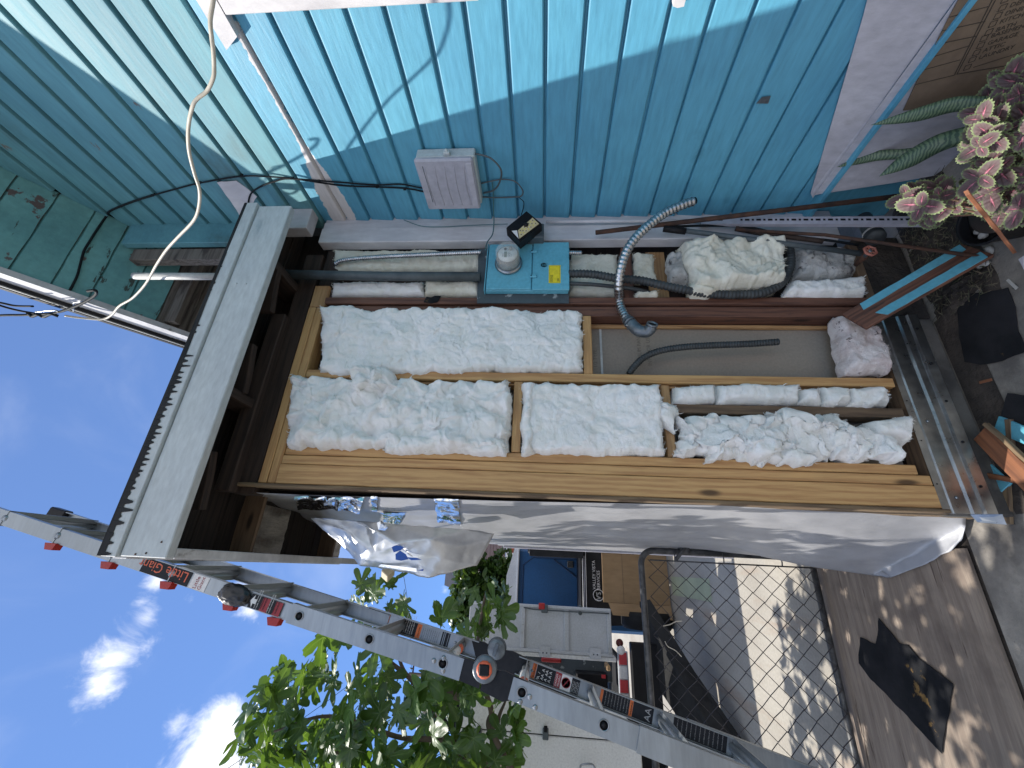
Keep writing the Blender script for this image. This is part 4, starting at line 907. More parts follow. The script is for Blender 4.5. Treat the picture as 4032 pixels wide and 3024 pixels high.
# thin wires around the light and gray box
XW = XS - .034
for nm, lb, pts, r, m_, in (
    ('ground_wire', 'thin teal painted wire dropping from the siding to the meter cabinet corner', [(1937, 712, 0, XW), (1942, 760, 0, XW), (1943, 830, 0, XW), (1945, 868, 1, 1.65), (1940, 920, 1, 1.65), (1918, 955, 1, 1.63), (1912, 985, 1, 1.61)], .003, m_tealc),
    ('phone_wire', 'thin loose wire wandering along the white corner board to the solar light', [(1590, 866, 1, 1.664), (1660, 890, 1, 1.664), (1740, 893, 1, 1.664), (1840, 888, 1, 1.664), (1930, 884, 1, 1.664), (2000, 882, 1, 1.655)], .0022, m_tealc),
    ('looped_wire', 'gray wire loop springing from the side of the gray utility box', [(1868, 604, 0, XW - .02), (1930, 622, 0, XW - .04), (1972, 668, 0, XW - .05), (1968, 715, 0, XW - .04), (1945, 748, 0, XW - .02), (1905, 760, 0, XW)], .0045, m_gpipe),
    ('looped_wire', 'thin gray wire with clips looping below the gray utility box', [(1895, 722, 0, XW), (1940, 712, 0, XW), (1985, 706, 0, XW), (2030, 716, 0, XW - .02), (2058, 750, 0, XW - .02), (2052, 772, 0, XW - .01), (2020, 776, 0, XW), (1960, 778, 0, XW), (1900, 776, 0, XW)], .0035, m_gpipe),
    ('looped_wire', 'short dark wire hooked from the siding to the top of the solar light', [(2044, 778, 0, XW), (2062, 795, 0, XW - .02), (2060, 820, 1, 1.62), (2053, 845, 1, 1.58)], .0022, m_cable)):
    tag(tube(nm, [at(*p) for p in pts], r, m_, None, 6), lb, 'wire')
# ---------------------------------------------------------------- rods and pipes leaning in the corner
T('rusty_pipe', 'long rusty pipe slanting across the corner above the perforated strut', 'pipe', [(2345, 916, 1.63), (3560, 770, 1.50)], .0115, m_rust, curve=False, seg=12)
T('white_pipe', 'slim white pipe running down the corner board below the solar light', 'pipe', [(2150, 873, 1.655), (2790, 868, 1.655)], .0085, m_white, curve=False, seg=10)
T('metal_tube', 'smooth gray metal tube with a black grip leaning low in the corner', 'tube', [(2702, 909, 1.60), (3400, 1000, 1.60)], .0125, m_gpipe, curve=False, seg=14)
T('grip_handle', 'black rubber grip lying against the white corner board', 'handle', [(2612, 900, 1.61), (2700, 911, 1.605)], .0165, m_black, curve=False, seg=14)
T('rusty_rod', 'thin rusty rod running from the corner out over the leaning blue plank', 'rod', [(2900, 905, 1.62), (3250, 925, 1.56), (3865, 1012, 1.40)], .0075, m_rust, curve=False, seg=8)
T('black_hose', 'thin black hose trailing beside the perforated strut', 'hose', [(2640, 893, 1.64), (2800, 888, 1.64), (2950, 895, 1.63), (3100, 930, 1.62), (3250, 945, 1.62), (3380, 965, 1.62)], .006, m_cable)
T('charred_stick', 'rough charred stick between the strut and the gray tube', 'stick', [(2895, 900, 1.63), (2960, 912, 1.62), (3050, 925, 1.61), (3240, 950, 1.6)], .012, m_old)
# perforated strut
a_, b_ = at(2760, 868, 1, 1.635), at(3745, 866, 1, 1.50)
L = (b_ - a_).length; mw = frame(a_, b_, V((-1, 0, 0))); bm = bmesh.new(); wd = .0225; x = -L / 2; k = 0
def q4(x0, x1, y0, y1, z0=0):
    vs_ = [bm.verts.new((xx, yy, z0)) for xx, yy in ((x0, y0), (x1, y0), (x1, y1), (x0, y1))]; bm.faces.new(vs_)
sy = wd * .18
while x < L / 2 - .03:
    hl = .0205 if k % 2 == 0 else .010; gap = .010 if x > -L / 2 + .12 else .08
    q4(x, x + gap, -wd, wd); q4(x + gap, x + gap + hl, -wd, -wd * .62 + .004); q4(x + gap, x + gap + hl, .002, wd); x += gap + hl; k += 1
q4(x, L / 2, -wd, wd)
q = [bm.verts.new(p) for p in ((-L / 2, wd, 0), (L / 2, wd, 0), (L / 2, wd, .02), (-L / 2, wd, .02))]; bm.faces.new(q)
q = [bm.verts.new(p) for p in ((-L / 2, -wd, 0), (L / 2, -wd, 0), (L / 2, -wd, .02), (-L / 2, -wd, .02))]; bm.faces.new(q)
q = [bm.verts.new(p) for p in ((-L / 2, -wd, .02), (L / 2, -wd, .02), (L / 2, wd, .02), (-L / 2, wd, .02))]; bm.faces.new(q)
bmesh.ops.remove_doubles(bm, verts=bm.verts, dist=.0002)
me = bpy.data.meshes.new('strut'); bm.to_mesh(me); bm.free()
st_ = thing('perforated_strut', 'gray steel strut with a row of slots standing in the wall corner', 'strut', b_)
o = link('strut_channel', me, m_plgray, st_, mw)
bk = link('channel_back', me_from('cb', [(-L / 2, -wd, .012), (L / 2, -wd, .012), (L / 2, wd, .012), (-L / 2, wd, .012)], [(0, 1, 2, 3)]), m_black, st_, mw)
# valve wheel, drain pipe
vp = at(3424, 990, 1, 1.56)
vv = thing('hose_valve', 'faded red round valve handle low in the corner', 'valve', vp)
ringp = [vp + V((math.cos(a) * .024, -.004, math.sin(a) * .024)) for a in [2 * PI * i / 24 for i in range(25)]]
ringp = [vp + (p - vp) * (1.10 if i % 4 == 0 else .96) for i, p in enumerate(ringp)]
vs, fs = tube_data(ringp, .0052, 8, False); link('handle_ring', me_from('hr', vs, fs), m_orange if False else M('faded_red_paint', (.42, .14, .10), (.30, .12, .09), 30, rough=.6), vv, sm=True)
for i in range(6):
    a = 2 * PI * i / 6; tube('spoke', [vp, vp + V((math.cos(a) * .024, -.004, math.sin(a) * .024))], .0035, bpy.data.materials['faded_red_paint'], vv, 6, curve=False)
lathe('valve_stem', [(.009, .03), (.009, -.004), (.004, -.008), (0, -.008)], vp, (0, 1, 0), m_lead, vv, 12)
lathe('valve_body', [(.012, .02), (.016, .05), (.010, .12)], vp, (.2, 1, -.2), m_rust, vv, 12)
dp = at(3425, 905, 1, 1.62)
dr_ = thing('drain_pipe', 'dark gray plastic drain pipe with a pale ring coming out of the soil', 'pipe', (dp.x, 1.62, 0))
p0, p1 = at(3400, 860, 1, 1.66), at(3440, 925, 1, 1.62)
tube('pipe_run', [p0, p1], .034, m_gpipe, dr_, 20, curve=False)
d_ = (p1 - p0).normalized(); lathe('pipe_collar', [(.035, -.012), (.041, -.008), (.041, .03), (.036, .034), (0, .034)], p1, d_, m_flexd, dr_, 24)
lathe('pipe_ring', [(.0415, -.012), (.043, -.006), (.0415, 0)], p1, d_, m_wpipe, dr_, 24)
# ---------------------------------------------------------------- house wrap bulging off the side wall
def lerp(a, b, t): return a + (b - a) * t
def interp(tab, x):
    if x <= tab[0][0]: return tab[0][1]
    for (a, va), (b, vb) in zip(tab, tab[1:]):
        if x <= b: return lerp(va, vb, (x - a) / (b - a))
    return tab[-1][1]
NEAR = [(905, 1936), (1200, 1950), (1600, 1962), (2000, 1974), (2600, 1986), (3000, 1994), (3400, 2000), (3800, 2006)]
OUTV = [(905, 1960), (960, 1995), (1240, 2032), (1300, 2080), (1600, 2120), (1850, 2112), (2000, 2108), (2150, 2114), (2300, 2100), (2450, 2115), (2600, 2128), (2750, 2138), (2900, 2160), (3000, 2196), (3200, 2240), (3400, 2268), (3500, 2282)]
def ubot(s): return interp([(0, 3802), (.25, 3806), (.45, 3790), (.62, 3740), (.8, 3640), (1, 3490)], s)
nu, ns = 170, 46; vs, fs = [], []
for i in range(nu + 1):
    for j in range(ns + 1):
        s = j / ns; t = i / nu
        if s <= .8:
            q = s / .8; ub = ubot(q)
            u = lerp(905, ub, t) if True else 0
            vn = interp(NEAR, u); vo = interp(OUTV, u)
            if u > 3490: vo = interp([(3490, 2282), (3640, 2222), (3740, 2150), (3806, 2050)], u) if False else 2282
            v = lerp(vn, vo, q)
            y = 1.735 + .78 * q ** 1.15
            p = at(u, v, 1, y)
            if p.z < .03: p = at(u, v, 2, .03)
            # soft folds of a loosely hanging sheet
            f = noise.noise(V((u * .0016, q * 3.0, 1))) * .012 + noise.noise(V((u * .004 + q * 2, q * 7, 5))) * .006 + turb(V((u * .0022 + q * .8, q * 3.2, 9)), 3) * .007
            k = min(1, q * 5) * min(1, (1 - q) * 5 + .1)
            p = p + V((f * k, 0, 0))
            last = p if q >= .999 or j == int(ns * .8) else None
            if j == int(.8 * ns): rowlast = p
        else:
            q = (s - .8) / .2
            base = rowlast
            p = V((lerp(base.x, .17, q ** .7), base.y + .16 * q + .9 * q * q, base.z))
        vs.append(p)
for i in range(nu):
    for j in range(ns): fs.append((i * (ns + 1) + j, i * (ns + 1) + j + 1, (i + 1) * (ns + 1) + j + 1, (i + 1) * (ns + 1) + j))
hw = thing('house_wrap', 'loose gray woven house wrap bulging off the side wall of the lean-to', 'house wrap', (.15, 2.0, .1))
o = link('wrap_sheet', me_from('wrap_sheet', vs, fs), m_wrap, hw, sm=True); md = o.modifiers.new('s', 'SOLIDIFY'); md.thickness = .0015
# bare foil patches where the woven face has peeled
def patch(name, cells, mat, off=.004, crumple=.005, nn=26, par=hw, yfun=None):
    """cells: 4 picture corners; laid just in front of the wrap"""
    (ua, va), (ub, vb), (uc, vc), (ud, vd) = cells; vs, fs = [], []
    for i in range(nn + 1):
        for j in range(nn + 1):
            s, t = j / nn, i / nn
            u = lerp(lerp(ua, ud, s), lerp(ub, uc, s), t); v = lerp(lerp(va, vd, s), lerp(vb, vc, s), t)
            u += noise.noise(V((s * 5, t * 5, 2))) * 5 * (1 if t in (0, 1) or s in (0, 1) else 0)
            q = max(0, min(1, (v - interp(NEAR, u)) / (interp(OUTV, u) - interp(NEAR, u)))); y = 1.735 + .78 * q ** 1.15 - off
            p = at(u, v, 1, y)
            f = noise.noise(V((u * .0016, q * 3.0, 1))) * .012 + noise.noise(V((u * .004 + q * 2, q * 7, 5))) * .006 + turb(V((u * .0022 + q * .8, q * 3.2, 9)), 3) * .007
            k = min(1, q * 5) * min(1, (1 - q) * 5 + .1)
            c = crumple * abs(turb(V((u * .012, v * .02, 3)), 2))
            vs.append(p + V((f * k - c, -c * .6, 0)))
    for i in range(nn):
        for j in range(nn): fs.append((i * (nn + 1) + j, i * (nn + 1) + j + 1, (i + 1) * (nn + 1) + j + 1, (i + 1) * (nn + 1) + j))
    return link(name, me_from(name, vs, fs), mat, par)
patch('foil_patch', [(1168, 1944), (1440, 1946), (1420, 2012), (1180, 2000)], m_foilm, crumple=.016)
patch('foil_patch', [(1462, 1950), (1488, 1950), (1486, 2010), (1466, 2006)], m_foilm, crumple=.006)
patch('foil_patch', [(1710, 1958), (1806, 1962), (1812, 2072), (1722, 2062)], m_foilm, crumple=.006)
patch('foil_patch', [(1500, 2010), (1600, 2016), (1570, 2070), (1510, 2060)], m_foilm, crumple=.006)
# the torn flap folded down, satin foil side out
F = {  # picture u, v, depth Y
 'a': (1228, 2034, 2.00), 'b': (1325, 2126, 2.02), 'c': (1424, 2220, 2.02), 'd': (1492, 2230, 2.04), 'e': (1600, 2248, 2.02), 'f': (1688, 2268, 2.00), 'g': (1760, 2250, 2.02),
 'h': (1878, 2226, 2.10), 'i': (1935, 2120, 2.16), 'j': (1946, 2098, 2.18), 'k': (1850, 2080, 2.10), 'l': (1700, 2070, 2.02), 'm': (1560, 2060, 1.98), 'n': (1400, 2044, 1.98),
 'p': (1560, 2140, 1.90), 'q': (1600, 2168, 1.93), 'r': (1452, 2074, 1.97), 's': (1490, 2090, 1.90), 't': (1700, 2118, 1.93), 'w': (1820, 2150, 2.03), 'x': (1640, 2190, 1.96), 'y': (1370, 2085, 1.96), 'z': (1740, 2190, 1.97), 'o': (1480, 2170, 1.95)}
names = list(F); idx = {k: i for i, k in enumerate(names)}
faces = ['aby', 'any', 'nry', 'ycb' , 'yoc', 'yro', 'rsо'.replace('о', 'o'), 'ocd', 'ode', 'oxe', 'osp', 'opx', 'pqx', 'exf', 'xzf', 'fzg', 'zhg', 'zwh', 'whi', 'wij', 'wkj', 'wtk', 'tlk', 'tlm', 'tmp', 'pms', 'smn', 'snr', 'ptq', 'qtz', 'qzx', 'twz']
bm = bmesh.new(); bv = [bm.verts.new(at(*F[k][:2], 1, F[k][2])) for k in names]
for f in faces:
    try: bm.faces.new([bv[idx[c]] for c in f])
    except ValueError: pass
bmesh.ops.recalc_face_normals(bm, faces=bm.faces)
bmesh.ops.subdivide_edges(bm, edges=bm.edges[:], cuts=7, use_grid_fill=True)
bm.normal_update()
for v in bm.verts:
    q = v.co
    v.co = q + V((-.006, -.010, 0)) * (turb(q * 7 + V((3, 1, 2)), 3)) + V((0, 1, 0)) * noise.noise(q * 30) * .0015
fp = thing('torn_wrap_flap', 'torn corner of foil faced wrap folded over and hanging under the eave with blue tape', 'wrap flap', at(1600, 2100, 1, 2.0))
me = bpy.data.meshes.new('flap_sheet'); bm.to_mesh(me); bm.free()
o = link('flap_sheet', me, m_foilw, fp, sm=True); md = o.modifiers.new('s', 'SOLIDIFY'); md.thickness = .001
for k, poly in enumerate(([(1542, 2155), (1565, 2142), (1590, 2156), (1578, 2166), (1550, 2175)], [(1557, 2182), (1575, 2168), (1598, 2182), (1608, 2202), (1580, 2208), (1558, 2204)], [(1600, 2194), (1640, 2196), (1660, 2204), (1620, 2206)], [(1640, 2246), (1668, 2240), (1666, 2248)])):
    yt = 1.905 if k < 3 else 1.96
    prism('blue_tape', [at(u, v, 1, yt) for u, v in poly], (0, .001, 0), m_bluetape, fp)
prism('foil_facet', [at(u, v, 1, y) for u, v, y in ((1484, 2058, 1.90), (1502, 2050, 1.90), (1528, 2076, 1.89), (1516, 2090, 1.89), (1490, 2086, 1.89))], (0, .001, 0), m_foilm, fp)
prism('foil_facet', [at(u, v, 1, y) for u, v, y in ((1500, 2222, 1.98), (1640, 2238, 1.96), (1640, 2252, 1.97), (1490, 2230, 1.99))], (0, .001, 0), m_foilm, fp)
# small security flood lamp hanging behind the flap
lp = at(1528, 2255, 1, 2.3)
fl_ = thing('security_lamp', 'small beige lamp head peeking out beyond the torn foil flap', 'lamp', lp)
bm = bmesh.new(); bm_box(bm, -.026, .026, -.04, .04, -.024, .024); bmesh.ops.bevel(bm, geom=bm.edges[:], offset=.004, segments=1, affect='EDGES')
link('lamp_head', bm_me(bm), M('beige_plastic', (.55, .48, .34), (.50, .43, .3), rough=.5), fl_, Matrix.Translation(lp) @ Matrix.Rotation(.6, 4, 'Y') @ Matrix.Rotation(.5, 4, 'Z'))
tube('lamp_arm', [lp + V((.01, .02, .01)), lp + V((.05, .05, .04)), lp + V((.12, .1, .05))], .009, m_wpipe, fl_, 8)

# ---------------------------------------------------------------- ladder leaning on the left eave
lad = thing('ladder', 'long articulated aluminium ladder leaning against the left eave of the lean-to', 'ladder', (-.85, 1.9, 0))
YN, YFR = 1.70, 2.10
def lx(z):   # right-hand edge of the rail at height z
    return -.298 + .2085 * (z - 2.0) if z > 1.93 else -.3126 + .262 * (z - 1.93)
RW = .066
def rail_seg(y, za_, zb_, inward, w=RW, dy=0, mat=m_alu, dx=0):
    """C-channel rail: web facing out, flanges pointing to the other rail"""
    a = V((lx(za_) + dx, y, za_)); b = V((lx(zb_) + dx, y, zb_)); ax = (b - a).normalized(); lf = V((0, 1, 0)).cross(ax).normalized()
    if lf.x > 0: lf = -lf
    fl_ = inward * .026; t_ = .003
    sec = [(0, 0), (w, 0), (w, fl_), (w - t_, fl_), (w - t_, t_ * (1 if inward > 0 else -1)), (t_, t_ * (1 if inward > 0 else -1)), (t_, fl_), (0, fl_)]
    vs = [a + lf * p + V((0, q + dy, 0)) for p, q in sec] + [b + lf * p + V((0, q + dy, 0)) for p, q in sec]
    n = len(sec); fs = [(i, (i + 1) % n, (i + 1) % n + n, i + n) for i in range(n)]
    fs += [(0, 1, 4, 5), (1, 2, 3, 4), (0, 5, 6, 7), (n, n + 5, n + 4, n + 1), (n + 1, n + 4, n + 3, n + 2), (n, n + 7, n + 6, n + 5)]
    return link('rail', me_from('rail', vs, fs), mat, lad)
ZH1, ZH2 = 2.005, 1.83
Z5 = at(1165, 2330, 1, YN).z
rail_seg(YN, ZH1, Z5, 1); rail_seg(YFR, ZH1, Z5 - .15, -1)
ZTOP = 4.22
rail_seg(YN, Z5 - .25, ZTOP, 1, RW - .010, .005, dx=-.005); rail_seg(YFR, Z5 - .25, ZTOP, -1, RW - .010, -.005, dx=-.005)
ZB = at(2654, 2960, 1, YN).z
rail_seg(YN, ZB, ZH2, 1); rail_seg(YFR, .95, ZH2, -1)
rail_seg(YN, .02, ZB + .1, 1, RW + .006, -.004, dx=.003); rail_seg(YFR, .02, 1.15, -1, RW + .006, .004, dx=.003)
def lad_pt(z, f=.5, y=YN):
    d = V((.2085 if z > 1.93 else .262, 0, 1)).normalized(); lf = V((-d.z, 0, d.x)); return V((lx(z), y, z)) + lf * RW * f
def pxz(u): # height of the near rail at picture column u
    lo_, hi_ = -1, 5
    for _ in range(40):
        m_ = (lo_ + hi_) / 2; d = lad_pt(m_) - CAM; uu = 2016 - FPX * d.dot(UP) / d.dot(FWD)
        if uu > u: lo_ = m_
        else: hi_ = m_
    return lo_
zr = [pxz(u) for u in (1178, 1454, 1743, 2055, 2378)]
step = .2
rungz = [pxz(1178), pxz(1454), pxz(1743)]
dz = rungz[0] - rungz[1]
up_z = [rungz[0] + dz * k for k in range(1, 7) if rungz[0] + dz * k < 4.15]
low = [pxz(2055), pxz(2378)]; dz2 = low[0] - low[1]; low_z = [low[1] - dz2 * k for k in range(1, 6) if low[1] - dz2 * k > .1]
for z in rungz + up_z + low + low_z:
    c0 = lad_pt(z, .5, YN + .003); c1 = lad_pt(z, .5, YFR - .003)
    ins = z > Z5
    r = tube('rung', [c0, c1], .0155 if not ins else .0135, m_alu, lad, 12, curve=False)
    d = V((.23, 0, 1)).normalized(); lf = V((-d.z, 0, d.x))
    for s_ in (-1, 1):    # flat tread flanges of the rung
        beam('rung_flange', c0 + lf * s_ * .021, c1 + lf * s_ * .021, d, .004, .028 if False else .022, m_alu, lad, 0)
    if not ins: lathe('rung_end', [(.0175, 0), (.0175, .0025), (.0145, .003), (.0135, -.002), (0, -.002)], (c0.x, YN, c0.z), (0, -1, 0), m_steel, lad, 20); lathe('rung_hole', [(.0132, 0), (0, .0003)], (c0.x, YN - .0005, c0.z), (0, -1, 0), m_black, lad, 18)
for y_ in (YN + .012, YFR - .012):
    cp_ = lad_pt(ZTOP + .02, .5, y_); beam('rail_cap', cp_ - V((.01, 0, .05)), cp_ + V((.01, 0, .05)), (1, 0, 0), .066, .045, m_black, lad, .006)
# hinge pair
for y_, s_ in ((YN, -1), (YFR, 1)):
    hc = lad_pt(1.925, .28, y_)
    def hp(z, f): return lad_pt(z, f, y_ + s_ * .001 + (.004 if s_ < 0 else -.004))
    prism('hinge_plate', [hp(2.04, .02), hp(1.985, -.05), hp(1.94, .1), hp(1.93, 1.05), hp(2.0, 1.0)], (0, -s_ * .012, 0), m_hinge, lad)
    prism('hinge_plate', [hp(1.78, .0), hp(1.86, -.1), hp(1.92, .1), hp(1.925, 1.1), hp(1.845, 1.2), hp(1.82, 1.0)], (0, -s_ * .010, 0), m_hinge, lad)
    hd_ = lathe('hinge_disc', [(.041, 0), (.042, .004), (.042, .014), (.038, .018), (.0, .019)], (hc.x + .012, y_ + s_ * .002, hc.z), (0, s_, 0), m_lead, lad, 36)
    if s_ < 0:
        lathe('lock_ring', [(.0265, .0), (.0275, .006), (.021, .012), (.018, .012), (.018, .0)], (hc.x + .012, y_ - .020, hc.z), (0, -1, 0), m_orange, lad, 12)
        box('lock_knob', hc.x - .005, hc.x + .029, y_ - .036, y_ - .018, hc.z - .018, hc.z + .018, m_black, lad, .004)
    else:
        beam('hinge_boss', (hc.x - .014, y_ - .020, hc.z + .01), (hc.x + .034, y_ - .020, hc.z - .006), (0, 0, 1), .016, .006, m_lead, lad)
        lathe('hinge_disc', [(.040, 0), (.040, .012), (.036, .016), (0, .017)], (hc.x + .010, y_ - .001, hc.z), (0, -1, 0), m_lead, lad, 32)
    for z_, f in ((2.075, .25), (2.105, .5), (2.065, .8), (1.765, .55), (1.79, .9), (1.74, .88)):
        if s_ > 0: p = lad_pt(z_ - (.0), f, y_ - .004); lathe('rivet', [(.006, 0), (.005, .0025), (0, .003)], p, (0, -1, 0), m_steel, lad, 10)
        else: p = lad_pt(z_, f, y_ - .0005); lathe('rivet', [(.0085, 0), (.0075, .002), (0, .0025)], p, (0, -1, 0), m_steel, lad, 14)
# stickers: on the near rail (outside) and on the far rail (inside)
def sticker(z0, z1, f0, f1, y, mat):
    prism('sticker', [lad_pt(z0, f0, y), lad_pt(z1, f0, y), lad_pt(z1, f1, y), lad_pt(z0, f1, y)], (0, .0006, 0), mat, lad)
def stext(s, z, f, y, size, mat, down=True, name='sticker_print', ver=False):
    d = V((.2085 if z > 1.93 else .262, 0, 1)).normalized(); lf = V((-d.z, 0, d.x)); p = lad_pt(z, f, y)
    if ver: xd, yd = -lf, d
    else: xd, yd = (-d, -lf) if down else (d, lf)
    text(name, s, p, xd, yd, size, mat, lad, .0002)
def zu(u): return pxz(u)
yn = YN - .001
# brand panel: letters read sideways along the rail
za_, zb_ = zu(700), zu(775)
sticker(zu(560), zu(745), .12, .9, YN + .0035, m_lblk); sticker(zu(752), zu(812), .12, .88, YN + .0035, m_lwht)
stext('Little Giant', zu(735), .20, YN + .003, .050, m_orange, down=False)
stext('Little\nGiant', zu(778), .86, YN + .003, .021, m_lred, ver=True)
tb_ = thing('duct_tape_wrap', 'crumpled black plastic tape wrapped on the upper rail of the ladder', 'tape', lad_pt(zu(925), .5, YN))
bm = bmesh.new(); bmesh.ops.create_icosphere(bm, subdivisions=4, radius=1)
for v in bm.verts:
    n_ = turb(v.co * 1.6 + V((3, 3, 3)), 3) * .18; v.co = V((v.co.x * .032, v.co.y * .016, v.co.z * .055)) * (1 + n_)
link('tape_wad', bm_me(bm), M('shiny_black_tape', (.008, .009, .011), (.012, .012, .014), rough=.3, bump=.4, bd=.004, bsc=20), tb_, Matrix.Translation(lad_pt(zu(925), .5, YN - .004)) @ Matrix.Rotation(.2, 4, 'Y'), True)
sticker(zu(985), zu(1107), .16, .86, yn, m_lblk); sticker(zu(1030), zu(1058), .16, .86, yn - .0007, m_lred); sticker(zu(1080), zu(1107), .16, .86, yn - .0007, m_lred)
ar = [(0, .5), (.012, .82), (.012, .62), (.024, .62), (.024, .38), (.012, .38), (.012, .18)]
prism('sticker_print', [lad_pt(zu(988) - a, f, yn - .001) for a, f in ar], (0, .0005, 0), m_lwht, lad)
for k_, u_ in enumerate((1012, 1020, 1062, 1070)): stext('HIGHEST STANDING LEVEL', zu(u_), .82, yn - .001, .0052, m_lwht, ver=True)
for u_ in (1036, 1046, 1084, 1094): stext('WARNING', zu(u_), .78, yn - .0015, .0085, m_lblk, ver=True)
yf_ = YFR - .0048
def farz(u):
    lo_, hi_ = -1, 5
    for _ in range(40):
        m_ = (lo_ + hi_) / 2; d = lad_pt(m_, .5, YFR) - CAM; uu = 2016 - FPX * d.dot(UP) / d.dot(FWD)
        if uu > u: lo_ = m_
        else: hi_ = m_
    return lo_
def far_st(u0, u1, mat, f0=.08, f1=.92, dy=0): sticker(farz(u0), farz(u1), f0, f1, yf_ - dy, mat)
def far_lines(u0, u1, n, mat, size=.006, s='Failure to follow all instructions may result'):
    for k in range(n): stext(s[(k * 7) % 12:][:24], farz(lerp(u0, u1, (k + .6) / n)), .86, yf_ - .0015, size, mat, ver=True)
far_st(1345, 1530, m_lblk); far_lines(1350, 1515, 12, m_linegray, .0065); far_st(1518, 1532, m_lor, .1, .6, .0008)
far_st(1580, 1640, m_lblk); far_lines(1592, 1632, 5, m_lwht, .006, 'KEEP CENTERED BETWEEN RAILS climb')
far_st(1641, 1658, m_lor); stext('CAUTION', farz(1653), .82, yf_ - .001, .008, m_lblk, ver=True)
far_st(1659, 1732, m_alu); far_lines(1662, 1730, 9, m_lblk, .0048)
for u_ in (1738, 1746, 1752, 1757, 1764): far_st(u_, u_ + (5 if u_ != 1746 else 3), m_lblk, .1, .9)
far_st(2095, 2110, m_lor); stext('WARNING', farz(2108), .85, yf_ - .001, .010, m_lblk, ver=True)
far_st(2112, 2184, m_lblk)
for u_, s in ((2128, 'A  /'), (2142, 'AA  A'), (2156, 'A  AA'), (2170, 'A A A')): stext(s, farz(u_), .84, yf_ - .0012, .016, m_lwht, ver=True)
far_st(2185, 2208, m_lred); stext('DANGER', farz(2194), .86, yf_ - .001, .011, m_lwht, ver=True); stext('PELIGRO', farz(2204), .86, yf_ - .001, .0105, m_lwht, ver=True)
far_st(2209, 2248, m_lwht); far_st(2249, 2280, m_lblk); far_lines(2251, 2279, 5, m_lwht, .0046)
cc = lad_pt(farz(2228), .5, yf_ - .001)
lathe('prohibition_ring', [(.019, 0), (.019, .0005), (.0165, .0005), (.0165, 0)], cc, (0, -1, 0), m_lred, lad, 28)
beam('prohibition_bar', cc + V((-.012, -.001, .012)), cc + V((.012, -.001, -.012)), (0, 1, 0), .0006, .003, m_lred, lad, 0)
text('prohibition_bolt', 'Z', cc + V((-.006, -.0008, -.007)), (1, 0, 0), (0, 0, 1), .02, m_lblk, lad, .0002)
far_st(2362, 2372, m_lor); far_st(2373, 2476, m_lblk); far_lines(2378, 2474, 8, m_linegray, .0058); far_st(2477, 2490, m_lor); stext('WARNING', farz(2488), .85, yf_ - .001, .009, m_lblk, ver=True)
far_st(2491, 2570, m_lblk); stext('AA', farz(2560), .86, yf_ - .0012, .034, m_linegray, ver=True)
far_st(2650, 2860, m_lblk); far_lines(2656, 2850, 11, m_linegray, .0056)
# red end caps under the upper rungs, rung sleeves, rope clip
for z in up_z[:4] + [rungz[0] + .09]:
    p = lad_pt(z, 1.0, YN + .012)
    prism('red_cap', [p + V(q_) for q_ in ((.004, -.016, .024), (-.022, -.016, .014), (-.024, -.016, -.020), (.002, -.016, -.028))], (0, .034, 0), m_redp, lad)
for z in (rungz[2] - .0, low[0]):
    c = lad_pt(z, .5, YN + .20)
    tube('rung_sleeve', [c + V((0, -.06, 0)), c + V((0, .06, 0))], .0185, m_lwht, lad, 12, curve=False); tube('rung_sleeve', [c + V((0, -.11 if z == low[0] else .07, 0)), c + V((0, -.06 if z == low[0] else .12, 0))], .0187, m_orange, lad, 12, curve=False)

# ---------------------------------------------------------------- chain-link gate
YG = 2.95
gt = thing('chain_link_gate', 'black chain-link gate standing open between the wrapped wall and the driveway', 'gate', (-.6, YG, 0))
gx1, gx0 = at(2900, 2180, 1, YG).x - .005, -1.55
gtop = at(2545, 2500, 1, YG).z
R_ = .0195; cr_ = .085
pth = [V((gx1, YG, .04)), V((gx1, YG, gtop - cr_))] + [V((gx1 - cr_ + cr_ * math.cos(a), YG, gtop - cr_ + cr_ * math.sin(a))) for a in [PI / 2 * k / 8 for k in range(1, 9)]] + [V((gx0, YG, gtop))]
vs, fs = tube_data(pth, R_, 14); link('gate_frame', me_from('gf', vs, fs), m_gate, gt, sm=True)
tube('bottom_rail', [(gx1, YG, .055), (gx0, YG, .055)], R_ * .9, m_gate, gt, 12, curve=False)
mx1 = at(2900, 2222, 1, YG).x
tube('tension_bar', [(mx1, YG - .022, .05), (mx1, YG - .022, gtop - .05)], .0045, m_gate, gt, 6, curve=False)
for z in (.25, .6, .9): tube('tension_band', [(mx1, YG - .024, z), ((gx1 + mx1) / 2, YG - .03, z), (gx1 + .01, YG - .022, z)], .004, m_gate, gt, 6)
lt = at(2690, 2160, 1, YG - .03)
box('latch_body', lt.x - .03, lt.x + .035, YG - .05, YG + .03, lt.z - .035, lt.z + .02, m_gate, gt, .006)
beam('latch_fork', lt + V((-.07, -.02, .06)), lt + V((.01, -.02, -.01)), (0, 1, 0), .022, .02, m_gate, gt, .004)
tube('latch_fork', [lt + V((.04, -.02, -.04)), lt + V((.05, -.02, .03)), lt + V((.03, -.02, .045))], .007, m_gate, gt, 8)
pit = .052; amp = pit / 2; vs, fs = [], []
x = mx1; k = 0; zmin, zmax = .06, gtop - .03
def wire_path(pts, r):
    v_, f_ = tube_data(pts, r, 4, False); b0 = len(vs); vs.extend(v_); fs.extend(tuple(i + b0 for i in f) for f in f_)
rs = random.Random(8)
